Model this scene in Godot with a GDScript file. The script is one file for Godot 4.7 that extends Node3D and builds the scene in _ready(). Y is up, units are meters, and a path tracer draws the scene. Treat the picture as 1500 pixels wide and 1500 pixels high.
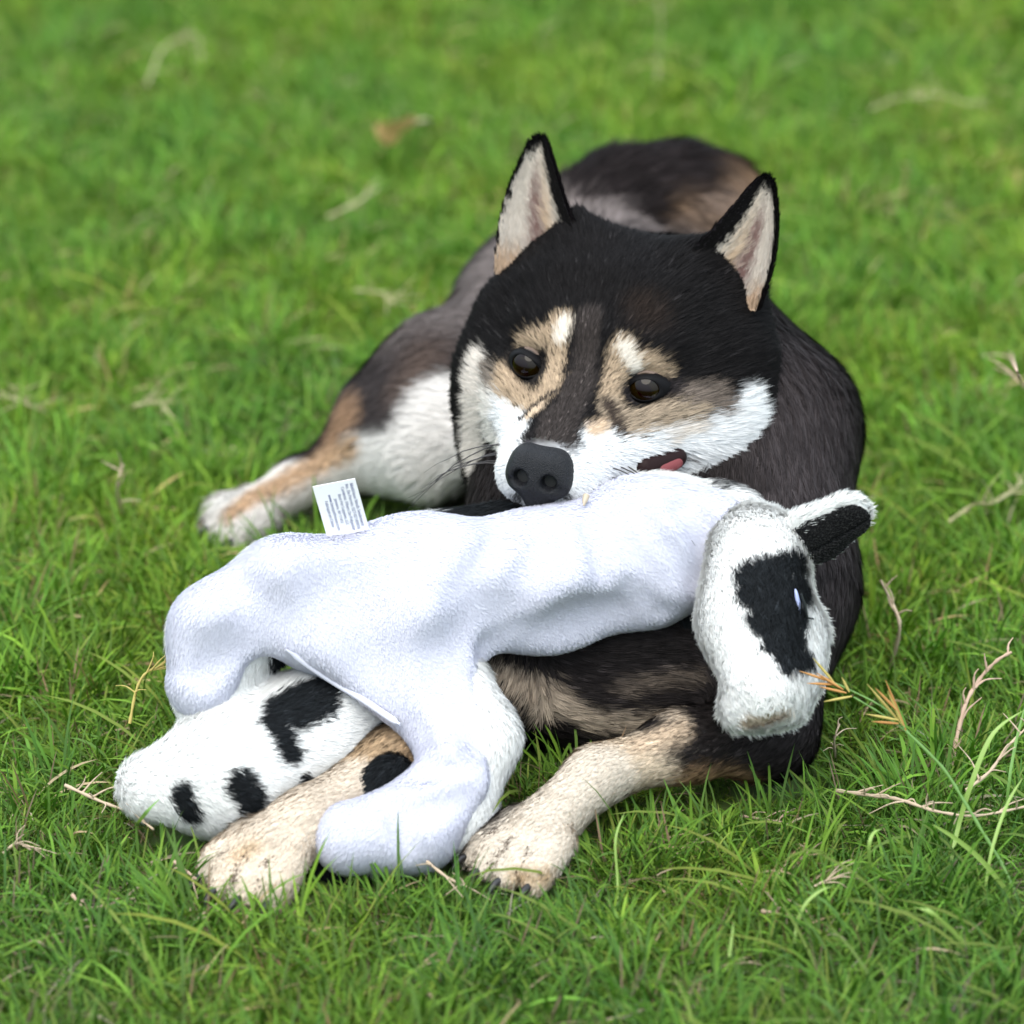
extends Node3D
# A dog lies on a lawn and holds a plush cow toy in its mouth.

const HEAD := Transform3D(Vector3(0.9303, -0.0550, 0.3627), Vector3(0.1226, 0.9784, -0.1662), Vector3(-0.3458, 0.1991, 0.9170), Vector3(0.0465, 0.2229, -0.0743))
var rng := RandomNumberGenerator.new()
var noise := FastNoiseLite.new()

# ---------------------------------------------------------------- fields
class Field:
	var a := PackedVector3Array()
	var ba := PackedVector3Array()
	var il := PackedFloat32Array()
	var ra := PackedFloat32Array()
	var rd := PackedFloat32Array()
	var kk := PackedFloat32Array()
	var kind := PackedInt32Array()      # 0 tapered bone, 1 ellipsoid, 2 carved bone
	var flowdir := PackedVector3Array()
	var all := PackedInt32Array()

	func bone(p: Vector3, q: Vector3, r1: float, r2: float, k := 0.02, carve := false, dir := Vector3.ZERO) -> void:
		var d := q - p
		all.append(a.size())
		a.append(p); ba.append(d)
		il.append(1.0 / maxf(d.length_squared(), 1e-9))
		ra.append(r1); rd.append(r2 - r1); kk.append(k)
		kind.append(2 if carve else 0)
		flowdir.append((dir if dir != Vector3.ZERO else d).normalized())

	func both(p: Vector3, q: Vector3, r1: float, r2: float, k := 0.02, carve := false) -> void:
		bone(p, q, r1, r2, k, carve)
		bone(Vector3(-p.x, p.y, p.z), Vector3(-q.x, q.y, q.z), r1, r2, k, carve)

	func egg(c: Vector3, r: Vector3, k := 0.02, dir := Vector3.DOWN) -> void:
		all.append(a.size())
		a.append(c); ba.append(r); il.append(0.0); ra.append(minf(r.x, minf(r.y, r.z))); rd.append(0.0); kk.append(k)
		kind.append(1); flowdir.append(dir.normalized())

	func one(i: int, p: Vector3) -> float:
		if kind[i] == 1:
			var r := ba[i]
			var q := p - a[i]
			var s := Vector3(q.x / r.x, q.y / r.y, q.z / r.z)
			var k0 := s.length()
			var k1 := Vector3(s.x / r.x, s.y / r.y, s.z / r.z).length()
			return k0 * (k0 - 1.0) / maxf(k1, 1e-6) if k0 > 0.05 else -ra[i]
		var pa := p - a[i]
		var h := clampf(pa.dot(ba[i]) * il[i], 0.0, 1.0)
		return (pa - ba[i] * h).length() - ra[i] - rd[i] * h

	func dist(p: Vector3, list: PackedInt32Array) -> float:
		var d := 1.0
		for i in list:
			var e := one(i, p)
			var k := kk[i]
			if kind[i] == 2:
				e = -e
				var h2 := maxf(k - absf(d - e), 0.0)
				d = maxf(d, e) + h2 * h2 * 0.25 / k
			else:
				var h := maxf(k - absf(d - e), 0.0)
				d = minf(d, e) - h * h * 0.25 / k
		return d

	func flow(p: Vector3) -> Vector3:
		var s := Vector3.ZERO
		for i in a.size():
			if kind[i] != 2:
				s += flowdir[i] * exp(-maxf(one(i, p), -0.01) / 0.012)
		return s.normalized()


class Hide:
	var v := PackedVector3Array()
	var n := PackedVector3Array()
	var c := PackedColorArray()
	var f := PackedVector3Array()       # lie of the fur
	var l := PackedFloat32Array()       # its length
	var idx := PackedInt32Array()


# surface nets on a grid whose blocks far from the surface are skipped
func skin_of(fd: Field, lo: Vector3, hi: Vector3, cell: float) -> Hide:
	var B := 6
	var nb := Vector3i(((hi - lo) / (cell * B)).ceil())
	var nx := nb.x * B + 1
	var ny := nb.y * B + 1
	var nz := nb.z * B + 1
	var sxy := nx * ny
	var val := PackedFloat32Array()
	val.resize(sxy * nz)
	val.fill(1.0)
	var vid := PackedInt32Array()
	vid.resize(sxy * nz)
	vid.fill(-1)
	var active: Array[Vector3i] = []
	var half := cell * B * 0.5
	var diag := half * 1.7321
	for bz in nb.z:
		for by in nb.y:
			for bx in nb.x:
				var c := lo + Vector3(bx, by, bz) * (cell * B) + Vector3.ONE * half
				var d := fd.dist(c, fd.all)
				if absf(d) < diag * 1.25 + cell * 2.0:
					active.append(Vector3i(bx, by, bz))
					var list := PackedInt32Array()
					for i in fd.all:
						if fd.one(i, c) < absf(d) + diag * 2.0 + fd.kk[i]:
							list.append(i)
					for z in B + 1:
						for y in B + 1:
							var row := (bz * B + z) * sxy + (by * B + y) * nx + bx * B
							var p := lo + Vector3(bx * B, by * B + y, bz * B + z) * cell
							for x in B + 1:
								if val[row + x] == 1.0:
									val[row + x] = fd.dist(p, list)
								p.x += cell
	var out := Hide.new()
	for b in active:
		for z in B:
			for y in B:
				var row: int = (b.z * B + z) * sxy + (b.y * B + y) * nx + b.x * B
				for x in B:
					var o := row + x
					var v0 := val[o]
					var v1 := val[o + 1]
					var v2 := val[o + nx]
					var v3 := val[o + nx + 1]
					var v4 := val[o + sxy]
					var v5 := val[o + sxy + 1]
					var v6 := val[o + sxy + nx]
					var v7 := val[o + sxy + nx + 1]
					var m := int(v0 < 0.0) + int(v1 < 0.0) + int(v2 < 0.0) + int(v3 < 0.0) + int(v4 < 0.0) + int(v5 < 0.0) + int(v6 < 0.0) + int(v7 < 0.0)
					if m == 0 or m == 8:
						continue
					var s := Vector3.ZERO
					var k := 0
					if (v0 < 0.0) != (v1 < 0.0): s += Vector3(v0 / (v0 - v1), 0, 0); k += 1
					if (v2 < 0.0) != (v3 < 0.0): s += Vector3(v2 / (v2 - v3), 1, 0); k += 1
					if (v4 < 0.0) != (v5 < 0.0): s += Vector3(v4 / (v4 - v5), 0, 1); k += 1
					if (v6 < 0.0) != (v7 < 0.0): s += Vector3(v6 / (v6 - v7), 1, 1); k += 1
					if (v0 < 0.0) != (v2 < 0.0): s += Vector3(0, v0 / (v0 - v2), 0); k += 1
					if (v1 < 0.0) != (v3 < 0.0): s += Vector3(1, v1 / (v1 - v3), 0); k += 1
					if (v4 < 0.0) != (v6 < 0.0): s += Vector3(0, v4 / (v4 - v6), 1); k += 1
					if (v5 < 0.0) != (v7 < 0.0): s += Vector3(1, v5 / (v5 - v7), 1); k += 1
					if (v0 < 0.0) != (v4 < 0.0): s += Vector3(0, 0, v0 / (v0 - v4)); k += 1
					if (v1 < 0.0) != (v5 < 0.0): s += Vector3(1, 0, v1 / (v1 - v5)); k += 1
					if (v2 < 0.0) != (v6 < 0.0): s += Vector3(0, 1, v2 / (v2 - v6)); k += 1
					if (v3 < 0.0) != (v7 < 0.0): s += Vector3(1, 1, v3 / (v3 - v7)); k += 1
					vid[o] = out.v.size()
					out.v.append(lo + (Vector3(b.x * B + x, b.y * B + y, b.z * B + z) + s / k) * cell)
					out.n.append(-Vector3(v1 + v3 + v5 + v7 - v0 - v2 - v4 - v6, v2 + v3 + v6 + v7 - v0 - v1 - v4 - v5, v4 + v5 + v6 + v7 - v0 - v1 - v2 - v3).normalized() * -1.0)
	for b in active:
		for z in B:
			for y in B:
				var row: int = (b.z * B + z) * sxy + (b.y * B + y) * nx + b.x * B
				for x in B:
					var o := row + x
					if vid[o] < 0:
						continue
					var gx := b.x * B + x
					var gy := b.y * B + y
					var gz := b.z * B + z
					var s0 := val[o] < 0.0
					if gy > 0 and gz > 0 and s0 != (val[o + 1] < 0.0):
						quad(out, vid[o], vid[o - nx], vid[o - nx - sxy], vid[o - sxy])
					if gx > 0 and gz > 0 and s0 != (val[o + nx] < 0.0):
						quad(out, vid[o], vid[o - sxy], vid[o - sxy - 1], vid[o - 1])
					if gx > 0 and gy > 0 and s0 != (val[o + sxy] < 0.0):
						quad(out, vid[o], vid[o - 1], vid[o - 1 - nx], vid[o - nx])
	return out


func quad(s: Hide, i: int, j: int, k: int, m: int) -> void:
	if i < 0 or j < 0 or k < 0 or m < 0:
		return
	var face := (s.v[j] - s.v[i]).cross(s.v[k] - s.v[i])
	if face.dot(s.n[i]) > 0.0:
		s.idx.append_array([i, k, j, i, m, k])
	else:
		s.idx.append_array([i, j, k, i, k, m])


func commit(parts: Array) -> ArrayMesh:
	var v := PackedVector3Array()
	var n := PackedVector3Array()
	var c := PackedColorArray()
	var idx := PackedInt32Array()
	for s: Hide in parts:
		var off := v.size()
		v.append_array(s.v); n.append_array(s.n); c.append_array(s.c)
		for i in s.idx:
			idx.append(i + off)
	var arr := []
	arr.resize(Mesh.ARRAY_MAX)
	arr[Mesh.ARRAY_VERTEX] = v
	arr[Mesh.ARRAY_NORMAL] = n
	arr[Mesh.ARRAY_COLOR] = c
	arr[Mesh.ARRAY_INDEX] = idx
	var m := ArrayMesh.new()
	m.add_surface_from_arrays(Mesh.PRIMITIVE_TRIANGLES, arr)
	return m


# ---------------------------------------------------------------- nodes and materials
func thing(called: String, label: String, category: String, at: Vector3, group := "") -> Node3D:
	var o := Node3D.new()
	o.name = called
	add_child(o, true)
	o.position = at
	o.set_meta("label", label)
	o.set_meta("category", category)
	if group:
		o.set_meta("group", group)
	return o


func part(called: String, mesh: Mesh, mat: Material, parent: Node3D, label := "") -> MeshInstance3D:
	var o := MeshInstance3D.new()
	o.name = called
	o.mesh = mesh
	o.material_override = mat
	parent.add_child(o, true)
	# shapes are worked out in the place's own metres, the node stands at the thing's base
	var base := Vector3.ZERO
	var up: Node = parent
	while up != self:
		base += (up as Node3D).position
		up = up.get_parent()
	o.position = -base
	if label:
		o.set_meta("label", label)
	return o


func scatter(called: String, mesh: Mesh, mat: Material, rows: PackedFloat32Array, parent: Node3D) -> MultiMeshInstance3D:
	var mm := MultiMesh.new()
	mm.transform_format = MultiMesh.TRANSFORM_3D
	mm.use_colors = true
	mm.mesh = mesh
	mm.instance_count = rows.size() / 16
	mm.buffer = rows
	var o := MultiMeshInstance3D.new()
	o.name = called
	o.multimesh = mm
	o.material_override = mat
	o.set_meta("kind", "stuff")
	parent.add_child(o, true)
	if parent != self:
		o.position = -parent.position
	return o


func mat(col: Color, rough := 0.8, vcol := false) -> StandardMaterial3D:
	var m := StandardMaterial3D.new()
	m.albedo_color = col.linear_to_srgb()
	m.roughness = rough
	m.vertex_color_use_as_albedo = vcol
	return m


# ---------------------------------------------------------------- fur
# a clump of hairs: roots near the origin, +y away from the skin, +x the way the fur lies
func clump(hairs: int, spread: float, width: float, sd: int, wild := 0.25, uneven := 0.3) -> ArrayMesh:
	rng.seed = sd
	var v := PackedVector3Array()
	var n := PackedVector3Array()
	var idx := PackedInt32Array()
	for h in hairs:
		var root := Vector3(rng.randf_range(-1, 1) * spread, -0.08, rng.randf_range(-1, 1) * spread)
		var len := rng.randf_range(0.7, 1.1)
		var side := rng.randf_range(-wild, wild)
		var lift := rng.randf_range(0.75, 1.25)
		var w := width * rng.randf_range(0.7, 1.3)
		var b := v.size()
		for k in 3:
			var u := k / 3.0
			var p := root + Vector3(len * u * u * 0.75 + len * u * 0.25, len * lift * u * (1.0 - 0.35 * u), side * len * u * u)
			var ww := w * (1.0 - 0.45 * u)
			v.append(p + Vector3(0, 0, ww)); v.append(p - Vector3(0, 0, ww))
			var nn := Vector3(-1.5 * uneven * u, 1, rng.randf_range(-uneven, uneven)).normalized()
			n.append(nn); n.append(nn)
		v.append(root + Vector3(len, len * lift * 0.65, side * len))
		n.append(Vector3(-1.4 * uneven, 1, 0).normalized())
		idx.append_array([b, b + 1, b + 2, b + 1, b + 3, b + 2, b + 2, b + 3, b + 4, b + 3, b + 5, b + 4, b + 4, b + 5, b + 6])
	var arr := []
	arr.resize(Mesh.ARRAY_MAX)
	arr[Mesh.ARRAY_VERTEX] = v
	arr[Mesh.ARRAY_NORMAL] = n
	arr[Mesh.ARRAY_INDEX] = idx
	var m := ArrayMesh.new()
	m.add_surface_from_arrays(Mesh.PRIMITIVE_TRIANGLES, arr)
	return m


# clumps on a skin: area in square metres for each clump grows with the fur's length
func fur_rows(s: Hide, per_area: float, lean: float, lift: float, z_scale: float, jitter: float, sd: int) -> Array:
	rng.seed = sd
	var sets := [PackedFloat32Array(), PackedFloat32Array(), PackedFloat32Array()]
	var carry := 0.0
	for t in range(0, s.idx.size(), 3):
		var i := s.idx[t]
		var j := s.idx[t + 1]
		var k := s.idx[t + 2]
		if s.l[i] <= 0.0005:
			continue
		var e1 := s.v[j] - s.v[i]
		var e2 := s.v[k] - s.v[i]
		var want := e1.cross(e2).length() * 0.5 * per_area / sqrt(s.l[i] / 0.01) + carry
		var count := int(want)
		carry = want - count
		for q in count:
			var u := rng.randf()
			var w := rng.randf()
			if u + w > 1.0:
				u = 1.0 - u
				w = 1.0 - w
			var p := s.v[i] + e1 * u + e2 * w
			var pick := [i, j, k][rng.randi() % 3] as int
			var nn := s.n[pick]
			var L := s.l[pick] * rng.randf_range(0.75, 1.2)
			var fl := s.f[pick] + Vector3(rng.randf_range(-1, 1), rng.randf_range(-1, 1), rng.randf_range(-1, 1)) * jitter
			fl = fl - nn * fl.dot(nn)
			if fl.length_squared() < 1e-6:
				fl = nn.cross(Vector3.RIGHT)
			fl = fl.normalized()
			var zz := nn.cross(fl) * (z_scale * (0.5 + 0.5 * L / 0.01))
			fl *= L * lean
			nn *= L * lift * rng.randf_range(0.8, 1.25)
			var c := s.c[pick]
			var g := rng.randf_range(0.72, 1.3)
			if c.g > 0.1:
				g = rng.randf_range(0.88, 1.12)
			if c.g > 0.5:
				g = rng.randf_range(0.95, 1.05)
			sets[rng.randi() % 3].append_array([fl.x, nn.x, -zz.x, p.x, fl.y, nn.y, -zz.y, p.y, fl.z, nn.z, -zz.z, p.z, c.r * g, c.g * g, c.b * g, 1.0])
	return sets


# colours laid on in strokes: [points, radius, softness, colour, (centre, reach)]
func bounded(strokes: Array) -> Array:
	for s: Array in strokes:
		var pts: PackedVector3Array = s[0]
		var c := Vector3.ZERO
		for p in pts:
			c += p / pts.size()
		var far := 0.0
		for p in pts:
			far = maxf(far, p.distance_to(c))
		s.append(c)
		s.append(far + s[1] + s[2] * 0.5 + 0.008)
	return strokes


func paint(p: Vector3, strokes: Array, c: Color, wobble: float) -> Color:
	var w := noise.get_noise_3dv(p * 900.0) * wobble
	for s: Array in strokes:
		var mid: Vector3 = s[4]
		var reach: float = s[5]
		if p.distance_squared_to(mid) > reach * reach:
			continue
		var pts: PackedVector3Array = s[0]
		var r: float = s[1]
		var soft: float = s[2]
		var best := 1.0
		if pts.size() == 1:
			best = p.distance_to(pts[0])
		for i in pts.size() - 1:
			var a := pts[i]
			var ab := pts[i + 1] - a
			var h := clampf((p - a).dot(ab) / maxf(ab.length_squared(), 1e-9), 0.0, 1.0)
			best = minf(best, p.distance_to(a + ab * h))
		var m := clampf((r + soft * 0.5 - best - w) / soft, 0.0, 1.0)
		if m > 0.0:
			c = c.lerp(s[3], m * m * (3.0 - 2.0 * m))
	return c


# gives each clump of a coat the colour found a little way off, so that patches blend hair by hair
func recolour(rows: PackedFloat32Array, strokes: Array, base: Color, inv: Transform3D, off: float, sd: int) -> PackedFloat32Array:
	rng.seed = sd
	for i in range(0, rows.size(), 16):
		var p := inv * Vector3(rows[i + 3], rows[i + 7], rows[i + 11])
		p += Vector3(rng.randf_range(-1, 1), rng.randf_range(-1, 1), rng.randf_range(-1, 1)) * off * rng.randf()
		var c := paint(p, strokes, base, 0.0015)
		var g := 1.0 + rng.randf_range(-1, 1) * (0.05 if c.g > 0.5 else 0.24 if c.g > 0.1 else 0.4)
		if c.g < 0.03 and rng.randf() < 0.03:
			g *= 2.6
		elif c.g > 0.1 and c.g < 0.4 and rng.randf() < 0.14:
			g *= 0.35 if rng.randf() < 0.7 else 1.35
		rows[i + 12] = c.r * g
		rows[i + 13] = c.g * g
		rows[i + 14] = c.b * g
	return rows


# ---------------------------------------------------------------- the scene
func _ready() -> void:
	# camera, sky, sun, exposure
	var cam := Camera3D.new()
	cam.name = "camera"
	var lens := CameraAttributesPhysical.new()
	lens.frustum_focal_length = 85.0
	lens.frustum_focus_distance = 2.19
	lens.exposure_aperture = APERTURE
	cam.attributes = lens
	cam.fov = rad_to_deg(2.0 * atan(12.0 / 85.0))
	cam.near = 0.05
	cam.far = 200.0
	add_child(cam)
	cam.position = Vector3(0.0000, 1.0588, 2.0098)
	cam.rotation_degrees = Vector3(-24, 0, 0)
	cam.current = true
	var env := Environment.new()
	env.background_mode = Environment.BG_SKY
	var sky := ProceduralSkyMaterial.new()
	sky.sky_top_color = Color(0.90, 0.95, 1.0)
	sky.sky_horizon_color = Color(0.56, 0.62, 0.66)
	sky.sky_curve = 0.30
	sky.ground_bottom_color = Color(0.12, 0.2, 0.06)
	sky.ground_horizon_color = Color(0.2, 0.3, 0.12)
	sky.sky_energy_multiplier = 1.0
	env.sky = Sky.new()
	env.sky.sky_material = sky
	env.tonemap_mode = Environment.TONE_MAPPER_LINEAR
	env.tonemap_exposure = EXPOSURE
	env.sdfgi_enabled = true
	env.ssao_enabled = true
	env.ssil_enabled = true
	var we := WorldEnvironment.new()
	we.name = "world_environment"
	we.environment = env
	add_child(we)
	var sun := DirectionalLight3D.new()
	sun.name = "sun"
	sun.light_color = Color(1.0, 0.96, 0.9)
	sun.light_energy = 0.38
	sun.light_angular_distance = 50.0
	sun.sky_mode = DirectionalLight3D.SKY_MODE_LIGHT_ONLY
	sun.shadow_enabled = true
	sun.rotation_degrees = Vector3(-62, -25, 0)
	add_child(sun)
	noise.seed = 7
	noise.frequency = 1.0
	build_lawn()
	build_dog()
	build_toy()
	build_plants()

const APERTURE := 3.4
const EXPOSURE := 2.55


# a tuft of grass: blades that lean out from one root, in metres
func tuft(blades: int, spread: float, long: float, wide: float, lean: float, sd: int, cols: Array) -> ArrayMesh:
	rng.seed = sd
	var v := PackedVector3Array()
	var n := PackedVector3Array()
	var c := PackedColorArray()
	var idx := PackedInt32Array()
	for h in blades:
		var a := rng.randf() * TAU
		var root := Vector3(cos(a), 0, sin(a)) * spread * sqrt(rng.randf())
		a += rng.randf_range(-1.2, 1.2)
		var d := Vector3(cos(a), 0, sin(a))
		var L := long * rng.randf_range(0.45, 1.15)
		var ang := rng.randf_range(0.1, 1.0) * lean
		var bend := rng.randf_range(0.2, 1.5)
		var w := wide * rng.randf_range(0.6, 1.25)
		var tw := rng.randf_range(-0.9, 0.9)
		var side := d.cross(Vector3.UP).rotated(d, tw)
		var p := root
		var b := v.size()
		var base: Color = cols[rng.randi() % cols.size()]
		base = base * rng.randf_range(0.75, 1.25)
		var N := 5
		for k in N + 1:
			var u := float(k) / N
			var t := ang + bend * u
			var up := Vector3.UP * cos(t) + d * sin(t)
			var ww := w * (0.65 + 0.8 * u) * (1.0 - pow(u, 3.0)) if u < 0.99 else 0.0
			var s2 := side.rotated(up, tw * u * 0.6)
			v.append(p + s2 * ww)
			v.append(p - s2 * ww)
			var nn := s2.cross(up).normalized()
			n.append(nn); n.append(nn)
			var cc := base.lerp(Color(0.30, 0.33, 0.10), clampf(0.3 - u, 0, 1) * 0.8)
			c.append(cc); c.append(cc)
			p += up * (L / N)
			if k < N:
				var q := b + k * 2
				idx.append_array([q, q + 1, q + 2, q + 1, q + 3, q + 2])
	var arr := []
	arr.resize(Mesh.ARRAY_MAX)
	arr[Mesh.ARRAY_VERTEX] = v
	arr[Mesh.ARRAY_NORMAL] = n
	arr[Mesh.ARRAY_COLOR] = c
	arr[Mesh.ARRAY_INDEX] = idx
	var m := ArrayMesh.new()
	m.add_surface_from_arrays(Mesh.PRIMITIVE_TRIANGLES, arr)
	return m


func build_lawn() -> void:
	var p := PlaneMesh.new()
	p.size = Vector2(300, 300)
	var o := MeshInstance3D.new()
	o.name = "ground"
	o.mesh = p
	var earth := mat(Color.WHITE, 0.95)
	var g := NoiseTexture2D.new()
	g.width = 512
	g.height = 512
	g.seamless = true
	var gn := FastNoiseLite.new()
	gn.seed = 21
	gn.frequency = 0.02
	gn.fractal_octaves = 5
	g.noise = gn
	var ramp := Gradient.new()
	ramp.colors = PackedColorArray([Color(0.045, 0.070, 0.016).linear_to_srgb(), Color(0.075, 0.130, 0.024).linear_to_srgb(), Color(0.12, 0.14, 0.045).linear_to_srgb()])
	ramp.offsets = PackedFloat32Array([0.2, 0.55, 0.9])
	g.color_ramp = ramp
	earth.albedo_texture = g
	earth.uv1_triplanar = true
	earth.uv1_world_triplanar = true
	earth.uv1_scale = Vector3.ONE * 2.2
	o.material_override = earth
	o.set_meta("kind", "structure")
	o.set_meta("label", "flat lawn ground under the grass")
	add_child(o, true)

	# grass: short dense tufts round the dog, thinner far outside the picture
	var greens := [Color(0.104, 0.228, 0.024), Color(0.122, 0.252, 0.027), Color(0.160, 0.282, 0.032), Color(0.075, 0.170, 0.026), Color(0.205, 0.288, 0.050), Color(0.104, 0.205, 0.040)]
	var straws := [Color(0.42, 0.34, 0.20), Color(0.34, 0.25, 0.14), Color(0.46, 0.40, 0.26), Color(0.25, 0.18, 0.10)]
	var kinds: Array[ArrayMesh] = []
	for k in 4:
		kinds.append(tuft(22, 0.013, 0.028, 0.00068, 1.4, 40 + k, greens))
	kinds.append(tuft(11, 0.014, 0.045, 0.0010, 1.0, 48, greens))
	kinds.append(tuft(8, 0.016, 0.036, 0.0007, 1.7, 49, straws))
	kinds.append(tuft(3, 0.02, 0.078, 0.0010, 1.0, 50, [greens[1], greens[2], greens[4]]))
	var bodies: Array[Field] = [dog_body_field(), toy_belly_field(), toy_fur_field(), toy_head_field()]
	var rows: Array[PackedFloat32Array] = []
	for k in kinds.size():
		rows.append(PackedFloat32Array())
	rng.seed = 900
	var made := 0
	for i in 125000:
		var x: float
		var z: float
		if i < 67000:
			z = 0.55 - 2.75 * pow(rng.randf(), 1.15)
			x = rng.randf_range(-1, 1) * (0.68 + 0.19 * (0.55 - z))
		else:
			x = rng.randf_range(-3.2, 3.2)
			z = rng.randf_range(-4.2, 2.0)
			if z < 0.55 and z > -2.2 and absf(x) < 0.68 + 0.19 * (0.55 - z):
				continue
		var low := noise.get_noise_2d(x * 3.1, z * 3.1)
		var mid := noise.get_noise_2d(x * 11.0 + 50.0, z * 11.0)
		var k := rng.randi() % 5
		if rng.randf() < (0.16 if z > 0.0 else 0.10) + 0.22 * clampf(mid * 2.0 - 0.1, 0, 1):
			k = 5
		elif rng.randf() < (0.16 if x > 0.14 and z > 0.10 and z < 0.45 else 0.05):
			k = 6
		var s := rng.randf_range(0.6, 1.15) * (1.0 + 0.6 * mid)
		# what lies on the lawn presses the grass down
		if z > -0.75 and z < 0.26 and absf(x) < 0.32:
			var d := 1.0
			for f in bodies:
				d = minf(d, f.dist(Vector3(x, 0.012, z), f.all))
			if d < 0.004:
				continue
			for f in bodies:
				d = minf(d, f.dist(Vector3(x, 0.035 * s, z), f.all))
			if d < 0.012:
				s *= clampf(0.45 + d * 20.0, 0.3, 1.0)
		var a := rng.randf() * TAU
		var y := s * rng.randf_range(0.8, 1.2)
		var t := Basis(Vector3.UP, a) * Basis(Vector3.RIGHT, rng.randf_range(-0.25, 0.25))
		t = t.scaled_local(Vector3(s, y, s))
		var warm := clampf(0.5 + low * 0.9 + rng.randf_range(-0.25, 0.25), 0, 1)
		var tint := Color(0.80, 0.90, 1.05).lerp(Color(1.25, 1.06, 0.85), warm) * (1.0 + 0.30 * mid + rng.randf_range(-0.14, 0.14))
		# the grass tint is darkened towards the camera to stand for weaker light there
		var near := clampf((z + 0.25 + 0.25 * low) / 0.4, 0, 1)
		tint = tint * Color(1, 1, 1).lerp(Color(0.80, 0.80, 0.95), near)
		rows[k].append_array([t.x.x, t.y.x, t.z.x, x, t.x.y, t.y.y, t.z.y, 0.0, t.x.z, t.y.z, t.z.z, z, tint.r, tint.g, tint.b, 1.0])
		made += 1
	var leaf := mat(Color.WHITE, 0.6, true)
	leaf.metallic_specular = 0.25
	leaf.backlight_enabled = true
	leaf.backlight = Color(0.5, 0.6, 0.3)
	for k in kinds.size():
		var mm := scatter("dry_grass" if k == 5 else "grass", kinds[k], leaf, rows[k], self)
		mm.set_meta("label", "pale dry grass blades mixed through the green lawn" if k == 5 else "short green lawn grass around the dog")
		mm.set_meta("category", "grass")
	print("tufts ", made)




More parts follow.
